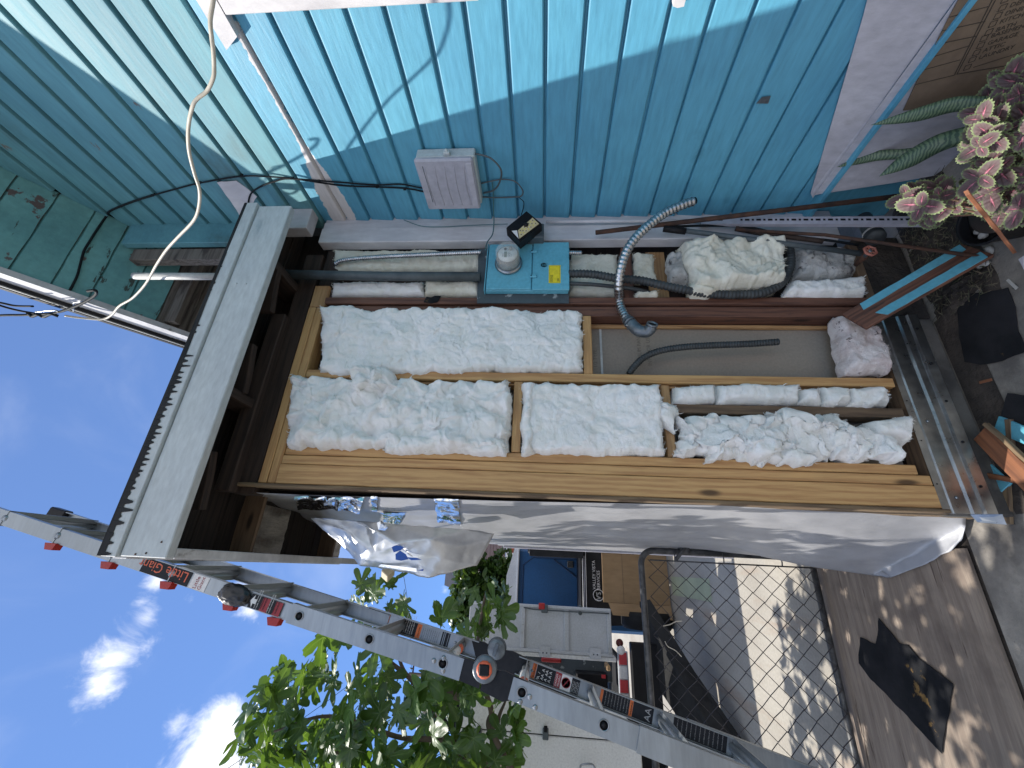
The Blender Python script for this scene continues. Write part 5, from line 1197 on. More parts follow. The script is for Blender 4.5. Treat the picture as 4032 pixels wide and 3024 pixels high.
while x > gx0 + .05:
    # each wire zigzags between x and x-pit, hooking its neighbours
    z = zmin; pts = []; j = 0
    while z < zmax:
        xx = x - (pit if (j + k) % 2 else 0)
        pts.append(V((xx + rs.uniform(-.003, .003), YG - .022 + (.003 if j % 2 else -.003), z + rs.uniform(-.003, .003)))); z += .056; j += 1
    wire_path(pts, .0029); x -= pit * 1.0; k += 1
    # neighbour starts where this one's outer bends are
o = link('wire_mesh', me_from('wire_mesh', vs, fs), m_wire, gt); o['kind'] = 'stuff'
tube('wire_scrap', [at(u, v, 1, YG - .03) for u, v in ((2612, 2465), (2640, 2458), (2660, 2448), (2686, 2445))], .003, m_cord, gt, 6)
tube('wire_scrap', [at(u, v, 1, YG - .03) for u, v in ((2618, 2525), (2630, 2545), (2660, 2562), (2684, 2586))], .0025, m_cord, gt, 6)

# ---------------------------------------------------------------- plywood, tar paper and scrap on the ground
pw = box('plywood_sheet', -2.25, .165, 1.95, 3.05, .0, .016, m_ply, None, .002)
tag(pw, 'large brown plywood sheet lying flat between the patio slab and the gate', 'plywood')
def flat(name, label, cat, px, z, mat, thk=.003, seed=1, amp=.006, step=.02, wav=.004, grp=None):
    P = [at(u, v, 2, z) for u, v in px]; P = ragged([(p.x, p.y, z) for p in P], step, amp, seed)
    P = [V((p.x, p.y, 0)) for p in P]
    bm = bmesh.new(); f = bm.faces.new([bm.verts.new(p) for p in P]); bmesh.ops.triangulate(bm, faces=[f])
    bmesh.ops.subdivide_edges(bm, edges=[e for e in bm.edges if e.calc_length() > .06], cuts=2, use_grid_fill=False); bmesh.ops.triangulate(bm, faces=bm.faces[:])
    for v in bm.verts: v.co.z = z + thk + wav * (1 + noise.noise(V((v.co.x * 7 + seed, v.co.y * 7, 0)))) 
    if bm.faces[:] and sum(f.normal.z for f in bm.faces) < 0: bmesh.ops.reverse_faces(bm, faces=bm.faces[:])
    me = bpy.data.meshes.new(name); bm.to_mesh(me); bm.free(); o = link(name, me, mat)
    md = o.modifiers.new('s', 'SOLIDIFY'); md.thickness = thk; md.offset = -1
    return tag(o, label, cat, grp)
S_ = .6172
flat('tar_paper', 'big torn black tar paper scrap with ochre stains lying on the plywood', 'tar paper', [(3000 + x * S_, 2000 + y * S_) for x, y in ((755, 705), (885, 860), (940, 875), (1000, 945), (1010, 960), (1070, 1000), (1232, 1130), (1205, 1290), (1155, 1560), (1080, 1490), (960, 1360), (910, 1300), (860, 1250), (790, 1170), (700, 1090), (625, 990), (635, 825), (735, 870))], .017, m_tar, .003, 1, .006)
S_ = .6327
flat('tar_paper', 'square black tar paper scrap on the slab near the flower pot', 'tar paper', [(3000 + x * S_, 1000 + y * S_) for x, y in ((1280, 250), (1400, 240), (1540, 205), (1585, 330), (1605, 490), (1660, 600), (1500, 670), (1370, 690), (1270, 670), (1240, 520), (1225, 350))], .001, m_tar, .003, 2, .006, wav=.003)
flat('tar_paper', 'gray tar paper scrap half in the sun beside the broken planks', 'tar paper', [(3975, 1548), (4080, 1560), (4080, 1660), (3985, 1690), (3938, 1652)], .001, m_tar, .003, 3, .006)
flat('tar_paper', 'small black tar scrap by the end of the flashing', 'tar paper', [(3604, 1280), (3636, 1276), (3640, 1300), (3612, 1312)], .001, m_tar, .003, 4, .004)
# leaning plank with blue faces and a brown groove
a1, a2 = at(3362, 1268, 1, 1.60), at(3848, 985, 2, .035)
pk = thing('leaning_plank', 'broken siding plank with two blue strips and a brown groove leaning across the wall foot', 'plank', a2)
sd_ = (at(3392, 1306, 1, 1.58) - at(3336, 1236, 1, 1.62)).normalized()
beam('plank_core', a1, a2, sd_, .125, .016, m_red, pk, .003, .002, 4)
m_ = frame(a1, a2, sd_); yv = V(m_.col[1][:3]); zv = V(m_.col[2][:3])
if zv.dot(CAM - a1) < 0: zv = -zv
dr2 = (a2 - a1).normalized()
for s_, w_ in ((-.041, .036), (.040, .038)):
    off = zv * .011 + yv * s_
    prism('blue_strip', ragged([a1 + off + dr2 * .075 + yv * -w_ / 2, a2 + off - dr2 * .01 + yv * -w_ / 2, a2 + off - dr2 * .02 + yv * w_ / 2, a1 + off + dr2 * (.09 if s_ > 0 else .06) + yv * w_ / 2], .02, .0022, 3), -zv * .004, m_box, pk)
# pile of broken boards
def scrap(name, label, p0, p1, z0, z1, wd, th, mat, seed=0, roll=V((0, 0, 1)), cat='board', grp=None):
    a = at(*p0, 2, z0); b = at(*p1, 2, z1); s = (b - a).cross(roll)
    o = beam(name, a, b, s, wd, th, mat, None, .002, .003, seed); return tag(o, label, cat, grp)
scrap('broken_board', 'wide reddish brown broken board lying over the blue scraps', (3862, 1705), (4120, 1960), .055, .075, .072, .014, m_debris, 1)
scrap('splintered_edge', 'pale splintered molding strip along the wide brown board', (3880, 1668), (4120, 1880), .066, .085, .014, .018, m_osb, 2, cat='strip')
scrap('narrow_board', 'narrow brown board under the wide reddish one', (3868, 1868), (4110, 1912), .035, .05, .02, .014, m_debris, 3)
scrap('blue_scrap', 'blue painted scrap board poking out beneath the reddish board', (3835, 1800), (3962, 1925), .012, .016, .060, .010, m_box, 4, cat='scrap')
scrap('blue_scrap', 'smaller blue scrap board half in the sun by the plank pile', (3925, 1668), (4100, 1740), .015, .03, .06, .010, m_box, 5, cat='scrap')
scrap('splintered_stick', 'short weathered stick pointing at the plywood sheet', (3964, 1900), (3972, 2062), .012, .012, .022, .014, m_osb, 6, cat='stick')
scrap('dark_lath', 'dark thin lath lying behind the blue scraps', (3972, 1650), (3985, 1770), .02, .02, .02, .014, m_weather, 7, cat='stick')
rs = random.Random(12)
for i in range(46):   # chips, nails and flakes
    px = (rs.uniform(3560, 4030), rs.uniform(1060, 2050))
    p = at(*px, 2, .003)
    if p.y > 1.63 and p.x > .2: continue
    L_ = rs.uniform(.008, .03); a = rs.uniform(0, PI)
    m__ = rs.choice([m_osb, m_box, m_stone, m_black, m_debris, m_stone])
    o = beam('chip', p - V((math.cos(a), math.sin(a), 0)) * L_, p + V((math.cos(a), math.sin(a), 0)) * L_, (-math.sin(a), math.cos(a), 0), rs.uniform(.003, .012), .003, m__, None, 0)
    nm_ = {m_osb: 'pale wood', m_box: 'blue paint', m_stone: 'whitish plaster', m_black: 'black tar', m_debris: 'brown wood'}[m__]
    tag(o, nm_ + ' chip among the crumbs scattered on the patio slab', 'chip', nm_ + ' chips on the slab')
o = tag(prism('paint_curl', [at(u, v, 2, .01) for u, v in ((3640, 1415), (3660, 1406), (3694, 1410), (3680, 1420), (3655, 1424))], (0, 0, .012), m_lwht), 'curled white paint flake on the slab beside the flashing', 'paint flake')
for i, (u, v) in enumerate(((3895, 985), (3878, 1035), (3862, 1040))):
    bm = bmesh.new(); bmesh.ops.create_icosphere(bm, subdivisions=2, radius=1)
    for v_ in bm.verts: v_.co = V((v_.co.x * .02, v_.co.y * .014, v_.co.z * .011)) * (1 + .15 * noise.noise(v_.co * 2 + V((i, 0, 0))))
    tag(link('pebble', bm_me(bm), m_stone, None, Matrix.Translation(at(u, v, 2, .012)) @ Matrix.Rotation(i, 4, 'Z'), True), ['large pale pebble on the soil past the end of the leaning plank', 'pale pebble beside the tip of the leaning plank', 'smallest pale pebble, touching another one by the plank tip'][i], 'pebble')
# ---------------------------------------------------------------- background down the driveway
def BX(name, px0, px1, y0, y1, mat, parent, bev=.01, z=None):
    """box whose near face spans two picture corners on the plane Y=y0"""
    a = at(*px0, 1, y0); b = at(*px1, 1, y0); x0, x1 = sorted((a.x, b.x)); z0, z1 = sorted((a.z, b.z))
    if z: z0, z1 = z[0] if z[0] is not None else z0, z[1] if z[1] is not None else z1
    return box(name, x0, x1, y0, y1, z0, z1, mat, parent, bev)
# portable toilet
pt_ = thing('portable_toilet', 'blue moulded portable toilet with white roof behind the truck door', 'portable toilet', (-.1, 7.9, 0))
x0p, x1p, zt = -.82, .30, 2.16; yp = 7.3
box('cabin', x0p, x1p, yp, yp + 1.1, .10, zt, m_potty, pt_, .04)
box('skid', x0p, x1p, yp + .02, yp + 1.1, .0, .10, m_pottyd, pt_, .02)
prism('roof', [(x0p - .03, yp - .05, zt - .03), (x1p + .03, yp - .05, zt - .03), (x1p + .03, yp - .05, zt + .02), ((x0p + x1p) / 2 + .15, yp - .05, zt + .14), ((x0p + x1p) / 2 - .15, yp - .05, zt + .14), (x0p - .03, yp - .05, zt + .02)], (0, 1.2, 0), m_pwhite, pt_)
box('roof_rim', x0p - .05, x1p + .05, yp - .07, yp + 1.17, zt - .05, zt - .02, m_pwhite, pt_, .008)
pd = [(x0p + .14, zt - .62), (x0p + .14, .2), (x1p - .14, .2), (x1p - .14, zt - .25), (x1p - .28, zt - .1), (x0p + .28, zt - .1), (x0p + .14, zt - .25)]
pd = [(x0p + .12, .22), (x1p - .12, .22), (x1p - .12, zt - .28), (x1p - .24, zt - .12), (x0p + .24, zt - .12), (x0p + .12, zt - .28)]
prism('door', [(x, yp - .022, z) for x, z in pd], (0, .03, 0), m_potty, pt_)
loop = [V((x, yp - .022, z)) for x, z in pd] + [V((pd[0][0], yp - .022, pd[0][1]))]
vs, fs = tube_data([l for l in loop], .013, 6); link('door_rim', me_from('dr', vs, fs), m_pottyd, pt_)
for xx, zz0, zz1 in ((-.42, .5, .85), (-.20, .5, .95), (.02, .5, .85)): box('door_rib', xx - .02, xx + .02, yp - .036, yp - .022, zz0, zz1, m_pottyd, pt_, .006)
beam('door_rib', (-.0, yp - .03, 1.30), (-.22, yp - .03, 1.0), (0, 1, 0), .016, .022, m_pottyd, pt_, .004); beam('door_rib', (.16, yp - .03, 1.55), (-.18, yp - .03, 1.05), (0, 1, 0), .016, .022, m_pottyd, pt_, .004)
box('latch_plate', .04, .16, yp - .045, yp - .02, 1.08, 1.2, m_pottyd, pt_, .012); box('handle_recess', .05, .15, yp - .05, yp - .02, 1.24, 1.34, m_glassdk, pt_, .02)
# dark wheeled bins
bn = thing('wheeled_bin', 'black wheeled bin with white lettering, lid flung open behind the cardboard', 'bin', (-.1, 6.9, 0))
ba, bb = at(2288, 2150, 1, 6.75), at(2620, 2470, 1, 6.75)
prism('bin_body', [(ba.x, 6.72, ba.z), (bb.x - .05, 6.72, ba.z), (bb.x + .03, 6.72, .08), (ba.x - .06, 6.72, .08)], (0, .62, 0), m_blackm, bn)
box('bin_rim', bb.x - .07, ba.x + .02, 6.68, 7.38, ba.z - .02, ba.z + .03, m_black, bn, .012)
for k_ in range(3): tube('rim_bead', [(bb.x - .06, 6.672 - .006 * k_, ba.z - .01 - k_ * .022), (ba.x + .01, 6.672 - .006 * k_, ba.z - .01 - k_ * .022)], .005, m_pwhite if k_ != 1 else m_plgray, bn, 6, curve=False)
tx = at(2372, 2345, 1, 6.66)
text('bin_lettering', 'VALLEY VISTA\nSERVICES', (tx.x + .07, 6.705, tx.z + .085), (1, 0, 0), (0, 0, 1), .062, m_lwht, bn, .001)
text('bin_lettering', '1-800-442-5454' if False else '1 800 442', (tx.x + .07, 6.705, tx.z - .06), (1, 0, 0), (0, 0, 1), .05, m_lwht, bn, .001)
lc = (tx.x + .0, 6.706, tx.z + .05)
lathe('bin_emblem', [(.078, 0), (.078, .004), (.066, .004), (.066, 0)], lc, (0, -1, 0), m_lwht, bn, 24)
text('bin_emblem', 'VS', (lc[0] - .062, 6.703, lc[2] - .035), (1, 0, 0), (0, 0, 1), .10, m_lwht, bn, .002)
bl = thing('bin_lid', 'upturned black bin lid standing tall next to the wooden post', 'bin', (.3, 6.9, 1.1))
la, lb = at(2078, 2142, 1, 6.6), at(2305, 2196, 1, 6.6)
box('lid_panel', lb.x, la.x, 6.60, 7.2, lb.z, la.z, m_black, bl, .05)
box('lid_edge', lb.x - .012, la.x + .004, 6.585, 6.60, lb.z + .03, la.z - .03, m_blackm, bl, .01)
text('lid_print', '2 38', (lb.x + .10, 6.582, la.z - .10), (1, 0, 0), (0, 0, 1), .05, m_lwht, bl, .001)
# cardboard box
cb = thing('cardboard_box', 'large flattened brown cardboard box standing open in front of the bins', 'cardboard box', (0, 6.4, 0))
c0, c1 = at(2362, 2150, 1, 6.38), at(2615, 2432, 1, 6.38)
box('side_panel', c1.x + .14, c0.x - .09, 6.38, 6.395, .02, c0.z - .02, m_card, cb, .002)
prism('side_flap', [(c1.x + .138, 6.382, .02), (c1.x + .138, 6.382, .84), (c1.x, 6.30, .80), (c1.x - .02, 6.30, .03)], (0, .01, 0), m_card, cb)
prism('side_flap', [(c0.x - .088, 6.382, .03), (c0.x - .088, 6.382, .46), (c0.x + .04, 6.30, .44), (c0.x + .03, 6.30, .05)], (0, .01, 0), m_card, cb)
prism('side_flap', [(c0.x - .088, 6.382, .48), (c0.x - .088, 6.382, .90), (c0.x + .03, 6.29, .93), (c0.x + .04, 6.30, .47)], (0, .01, 0), m_card, cb)
box('score_line', c1.x + .14, c0.x - .09, 6.3775, 6.380, .63, .634, m_cardd, cb, 0)
# service truck: open door panel, deck, ramp, tape
tr = thing('service_truck', 'white service truck body with its scuffed side door swung open and ramp down', 'truck', (-1.0, 5.8, 0))
d0, d1 = at(1892, 2368, 1, 5.4), at(2412, 2588, 1, 5.4)
box('door_panel', d1.x, d0.x, 5.415, 5.44, d1.z, d0.z + .12, m_truckw, tr, .004)
fr_ = .03
def dx(v): return at(2135, v, 1, 5.4).x
def dzz(u): return at(u, 2480, 1, 5.4).z
for (a0, a1, b0, b1) in ((d1.x, d1.x + fr_, d1.z, d0.z + .12), (d0.x - fr_, d0.x, d1.z, d0.z + .12), (d1.x + fr_ + .001, d0.x - fr_ - .001, d1.z, d1.z + .045), (d1.x + fr_ + .001, d0.x - fr_ - .001, dzz(2240), dzz(2222)), (d1.x + fr_ + .001, d0.x - fr_ - .001, dzz(2066), dzz(2050))):
    box('door_frame', a0, a1, 5.392, 5.414, b0, b1, m_truckw, tr, .004)
tube('lock_bar', [(d0.x - .045, 5.385, d1.z + .02), (d0.x - .048, 5.385, dzz(2130)), (d0.x - .035, 5.385, dzz(2060))], .007, m_gpipe, tr, 6)
lk = at(2145, 2392, 1, 5.38)
box('lock_case', lk.x - .055, lk.x + .03, 5.365, 5.39, lk.z - .035, lk.z + .04, m_gpipe, tr, .008); box('lock_case', lk.x - .02, lk.x + .045, 5.36, 5.38, lk.z + .0, lk.z + .07, m_redp, tr, .006)
for u, v in ((2145, 2575), (2345, 2582)):
    p = at(u, v, 1, 5.388); box('hinge_plate', p.x - .03, p.x + .07, 5.386, 5.392, p.z - .06, p.z + .06, m_truckw, tr, .002)
    for s_ in (-.02, .02): lathe('bolt', [(.008, 0), (0, .005)], (p.x + .01, 5.386, p.z + s_), (0, -1, 0), m_gpipe, tr, 8)
for v_ in (2392, 2415): p = at(2285, v_, 1, 5.39); lathe('bumper', [(.022, 0), (.018, .01), (0, .012)], (p.x, 5.413, p.z), (0, -1, 0), m_gpipe, tr, 12)
box('door_jamb', d1.x - .045, d1.x - .004, 5.40, 5.55, d1.z - .04, d0.z + .12, m_van, tr, .006)
# dark interior with shelves and goods
ix0 = -1.95
box('cargo_back', ix0, d1.x - .05, 6.6, 6.65, .9, 3.0, m_blackm, tr, .004)
box('cargo_side', d1.x - .30, d1.x - .06, 5.75, 5.78, .92, 2.0, m_boxg, tr, .004)
box('cargo_roof', ix0, d1.x - .05, 5.5, 6.65, 3.0, 3.06, m_van, tr, .01)
box('cargo_floor', ix0, d1.x - .05, 5.45, 6.65, .80, .86, m_blackm, tr, .006)
box('deck_edge', ix0, d1.x + .06, 5.42, 5.449, .79, .90, m_truckw, tr, .006)
for k_ in range(9):
    xx = d1.x + .05 - k_ * .125
    box('tape_stripe', xx - .115, xx - .002, 5.409, 5.418, .805, .885, m_reflr if k_ % 2 == 0 else m_lwht, tr, 0)
box('tail_beam', ix0, d1.x + .16, 5.30, 5.40, .48, .775, m_black, tr, .01)
lathe('tail_lamp', [(.045, 0), (.04, .012), (0, .014)], (at(2445, 2560, 1, 5.29).x, 5.298, at(2445, 2560, 1, 5.29).z), (0, -1, 0), m_lwht, tr, 18)
lathe('tail_lamp', [(.04, 0), (.036, .01), (0, .012)], (at(2440, 2532, 1, 5.29).x, 5.298, at(2440, 2532, 1, 5.29).z), (0, -1, 0), M('dark_red_lens', (.08, .005, .005), rough=.3), tr, 18)
prism('ramp_side', [(-.28, 5.45, .62), (-.25, 5.45, .50), (-1.25, 4.45, .08), (-1.45, 4.35, .03), (-1.45, 4.35, .14), (-1.25, 4.45, .26)], (-.05, 0, 0), m_tire, tr)
prism('ramp_deck', [(-.34, 5.4, .55), (-1.0, 5.4, .55), (-1.85, 4.35, .04), (-1.32, 4.35, .04)], (0, 0, -.04), m_tire, tr)
for sx in (-.55, -1.7):
    lathe('wheel', [(.0, -.1), (.30, -.1), (.33, -.06), (.33, .06), (.30, .1), (.18, .1), (.16, .06), (0, .06)], (sx, 6.5, .33), (-1, 0, 0), m_tire, tr, 28)
def goods(name, label, px0, px1, y0, y1, mat, cat):
    o = BX(name, px0, px1, y0, y1, mat, None, .01); tag(o, label, cat)
goods('tool_case', 'black tool case with a small pink tag on the truck floor', (2270, 2648), (2395, 2745), 5.6, 5.9, m_black, 'case')
goods('tool_tag', 'tiny pink and white tag on the black tool case', (2368, 2656), (2385, 2672), 5.590, 5.596, m_reflr, 'tag')
goods('red_case', 'bright red case on the truck shelf beside the white door', (2132, 2590), (2210, 2612), 5.7, 5.9, m_redp, 'case')
goods('lime_bag', 'lime green bag slumped inside the dark truck body', (2170, 2612), (2218, 2660), 5.95, 6.2, M('lime_fabric', (.24, .30, .04), (.18, .22, .03), rough=.8), 'bag')
goods('cardboard_tube', 'short tan cardboard tube on the truck floor edge', (2388, 2620), (2405, 2644), 5.5, 5.7, m_card, 'tube')
# white trailer in front of the truck
vn = thing('white_trailer', 'smooth white trailer side with a black seam and latches behind the fig tree', 'trailer', (-2.2, 5.0, 0))
ta, tb2 = at(1835, 2765, 1, 4.9), at(2540, 3040, 1, 4.9)
xs_ = at(2100, 2890, 1, 4.9).x
box('side_panel', -3.6, xs_ - .006, 4.9, 4.94, tb2.z + .02, ta.z + .05, m_van, vn, .01)
prism('front_panel', [(xs_ + .006, 4.9, tb2.z + .02), (xs_ + .006, 4.9, ta.z + .05), (at(1850, 2740, 1, 4.9).x, 4.9, ta.z + .05), (at(2400, 2762, 1, 4.9).x, 4.9, at(2400, 2762, 1, 4.9).z), (at(2520, 2885, 1, 4.9).x, 4.9, tb2.z + .02)], (0, .04, 0), m_van, vn)
box('seam', xs_ - .012, xs_ + .012, 4.915, 4.93, tb2.z, ta.z + .05, m_black, vn, 0)
box('trailer_body', -3.6, at(2400, 2790, 1, 4.98).x, 4.95, 5.28, tb2.z + .02, ta.z + .04, m_blackm, vn, .01)
for u in (1885, 2148, 2440):
    p = at(u, 2888, 1, 4.88); box('latch', p.x - .05, p.x + .04, 4.875, 4.90, p.z - .028, p.z + .028, m_gpipe, vn, .006); box('latch_arm', p.x + .01, p.x + .06, 4.868, 4.874, p.z - .016, p.z + .016, m_black, vn, .003)
tube('grab_handle', [at(u, v, 1, 4.85) for u, v in ((2285, 3035), (2290, 3012), (2330, 3010), (2346, 3030))], .009, m_steel, vn, 8)
lathe('wheel', [(.0, -.1), (.30, -.1), (.35, -.06), (.35, .06), (.30, .1), (.0, .1)], (-2.1, 5.02, .35), (0, -1, 0), m_tire, vn, 32)
lathe('wheel_rim', [(.19, .10), (.17, .105), (.05, .09), (0, .11)], (-2.1, 5.02, .35), (0, -1, 0), m_steel, vn, 24)
# wooden post and door edge right past the wrapped wall
po = thing('wooden_post', 'weathered brown timber post past the end of the wrapped wall', 'post', (.25, 3.65, 0))
pa, pb = at(1945, 2100, 1, 3.6), at(2640, 2146, 1, 3.6)
beam('post_board', (pa.x - .052, 3.65, 0), (pa.x - .040, 3.65, pa.z + .06), (1, 0, 0), .055, .10, m_gray, po, .004, .003)
beam('post_cap', (pa.x - .03, 3.66, pa.z + .02), (pa.x - .02, 3.66, pa.z + .12), (1, 0, 0), .07, .10, M('tan_board', (.32, .24, .16), (.24, .18, .12), 8, rough=.8), po, .004)
wd_ = thing('white_doorframe', 'narrow white door frame edge standing beside the brown post', 'door frame', (.3, 4.1, 0))
fa = at(1960, 2130, 1, 4.2)
box('frame_edge', fa.x - .035, fa.x + .02, 4.2, 4.26, 0, fa.z, m_pwhite, wd_, .003); box('frame_stop', fa.x - .055, fa.x - .037, 4.22, 4.27, 0, fa.z - .05, m_plgray, wd_, .003)
ws = thing('pale_wall_panel', 'pale painted wall panel glimpsed between the wrap and the post', 'wall', (.36, 3.4, 0))
box('panel_face', at(2300, 2098, 1, 3.4).x - .02, .5, 3.4, 3.44, 0, 2.2, m_rake, ws, .003)
bk_ = at(2530, 2118, 1, 3.2); tq = thing('turquoise_bucket', 'turquoise plastic bucket tucked behind the bulging wrap', 'bucket', (bk_.x, 3.25, bk_.z - .2))
lathe('bucket_wall', [(.05, -.12), (.058, .10), (.064, .105), (.064, .12), (.058, .125)], (bk_.x + .02, 3.24, bk_.z + .02), (0, 0, 1), m_teal2, tq, 24)
# far house: mauve lap siding, white trim, orange-red lower wall
fh = thing('far_house', 'far mauve lap-sided house with orange red porch wall and white trim', 'house', (1.5, 14.5, 0))
yh = 14.0
hx0, hx1 = at(1850, 2285, 1, yh).x, at(1850, 2080, 1, yh).x
z = 2.9
htop = at(1845, 2200, 1, yh).z
for k_ in range(60):
    z0_ = at(1990, 2200, 1, yh).z + k_ * .10
    if z0_ > htop: break
    prism('lap_board', [(hx0, yh - .02, z0_), (hx0, yh, z0_ + .10), (hx0, yh + .01, z0_ + .10), (hx0, yh + .01, z0_)], (hx1 - hx0 + 1.2, 0, 0), m_mauve, fh)
zm_ = at(1990, 2200, 1, yh).z
box('trim_board', hx0, hx1 + 1.2, yh - .06, yh, zm_ - .14, zm_ - .01, m_pwhite, fh, .01)
box('porch_wall', hx0 + .02, hx1 + 1.2, yh + .02, yh + .2, 0, zm_ - .15, m_brick, fh, .01)
for xx in (hx0 + .75, hx0 + 1.35): box('porch_column', xx, xx + .09, yh - .08, yh + .0, 0, zm_ - .145, m_pwhite, fh, .01)
prism('roof', [(hx0 - .3, yh - .4, htop), (hx1 + 1.3, yh - .4, htop), (hx1 + 1.3, yh + 3, htop + 1.2), (hx0 - .3, yh + 3, htop + 1.2)], (0, 0, .12), m_blackm, fh)
# utility pole and wires
up_ = thing('utility_pole', 'thin dark utility pole with crossarm seen through the fig leaves', 'utility pole', (-5, 40, 0))
pc = at(1620, 2655, 1, 40)
tube('pole_shaft', [(pc.x, 40, 0), (pc.x, 40, pc.z + .2)], .14, m_old, up_, 10, curve=False)
for dz in (0, -.9): beam('crossarm', (pc.x - .9, 40, pc.z - .1 + dz), (pc.x + .9, 40, pc.z - .1 + dz), (0, 0, 1), .12, .1, m_old, up_, .01)
for xx in (-.8, -.4, .4, .8): tube('insulator', [(pc.x + xx, 40, pc.z - .05), (pc.x + xx, 40, pc.z + .2)], .06, m_gpipe, up_, 6, curve=False)
for i, (a, b) in enumerate((((1620, 2640), (1560, 2100)), ((1690, 2440), (1840, 2260)), ((1500, 2600), (860, 3050)))):
    tag(tube('power_line', [at(*a, 1, 40), (at(*a, 1, 40) + at(*b, 1, 30)) / 2 - V((0, 0, .3)), at(*b, 1, 30)], .018, m_cable, None, 5), ['thin overhead wire meeting the top of the utility pole', 'thin overhead wire beyond the ivy bush', 'thin overhead wire running into the crown of the fig tree'][i], 'wire')
# street / kerb line at the far end
sheet('street', -60, 60, 12.2, 13.4, .004, m_conc)
# boundary hedge mass left of the driveway, far
# ---------------------------------------------------------------- leaves
def fig_leaf(seed, lobes=5):
    rnd = random.Random(seed); nA, nR = 64, 5
    ang = [math.radians(a) for a in ((0, 48, -48, 100, -100) if lobes == 5 else (0, 55, -55))]
    amp_ = [1.0, .86, .86, .58, .58] if lobes == 5 else [1.0, .84, .84]
    amp_ = [a * rnd.uniform(.9, 1.08) for a in amp_]; wdt = rnd.uniform(.30, .38) if lobes == 5 else .42
    vs, fs, tone = [], [], []
    cup = rnd.uniform(.05, .32); fold = rnd.uniform(.0, .35); droop = rnd.uniform(.1, .5)
    def rad_f(t):
        r = .30
        for a, m_ in zip(ang, amp_):
            d = abs((t - a + PI) % (2 * PI) - PI); r = max(r, m_ * max(0, math.cos(min(PI / 2, d * 1.15)) ** .55 if d < wdt * 1.2 else 0) * (1 - (d / (wdt * 1.32)) ** 3.2 if d < wdt * 1.3 else 0))
        back = abs(abs(t) - PI)
        if back < .5: r = .18 + .3 * (back / .5)
        return r * (1 + .035 * math.sin(t * 31 + seed) + .03 * noise.noise(V((t * 4, seed, 0))))
    vs.append(V((0, 0, 0))); tone.append(1)
    for i in range(1, nR + 1):
        for k in range(nA):
            t = -PI + 2 * PI * k / nA; r = rad_f(t) * i / nR
            x, y = r * math.cos(t), r * math.sin(t)
            z = -cup * r * r * .6 + fold * abs(y) * .5 - droop * max(0, x) ** 2 * .45 + .05 * math.sin(r * 7 + t * 5) * r + noise.noise(V((x * 2, y * 2, seed))) * .10
            vs.append(V((x, y, z)))
            dv = min(abs(math.sin(t - a)) * r if math.cos(t - a) > 0 else 9 for a in ang)
            tone.append(max(0, 1 - dv / .035) * (1 - .4 * r) + .15 * (i == nR))
    for k in range(nA): fs.append((0, 1 + k, 1 + (k + 1) % nA))
    for i in range(nR - 1):
        for k in range(nA): a = 1 + i * nA; b = a + nA; fs.append((a + k, b + k, b + (k + 1) % nA, a + (k + 1) % nA))
    # petiole
    pv, pf = tube_data([V((0, 0, 0)), V((-.25, .0, -.03)), V((-.5, .02, -.14))], .014, 4); b0 = len(vs); vs += pv; tone += [.8] * len(pv); fs += [tuple(i + b0 for i in f) for f in pf]
    return vs, fs, tone
def leaf_mesh(name, data, mat, sm=True):
    vs, fs, tone = data; me = me_from(name, vs, fs); at_ = me.attributes.new('tone', 'FLOAT', 'POINT')
    for i, t in enumerate(tone): at_.data[i].value = t
    me.materials.append(mat)
    if sm: smooth(me)
    return me
def orient(nrm, xd):
    z = V(nrm).normalized(); x = V(xd); x = (x - z * x.dot(z)).normalized(); y = z.cross(x); return Matrix((x, y, z)).transposed().to_4x4()
def inpoly(p, poly):
    x, y = p; c = False; n = len(poly)
    for i in range(n):
        (x1, y1), (x2, y2) = poly[i], poly[i - 1]
        if (y1 > y) != (y2 > y) and x < (x2 - x1) * (y - y1) / (y2 - y1) + x1: c = not c
    return c
fig = thing('fig_tree', 'leafy fig tree with big lobed leaves rising behind the ladder', 'fig tree', (-2.2, 3.3, 0))
LM = [leaf_mesh('fig_leaf', fig_leaf(i, 5 if i % 3 else 3), m_fig) for i in range(9)]
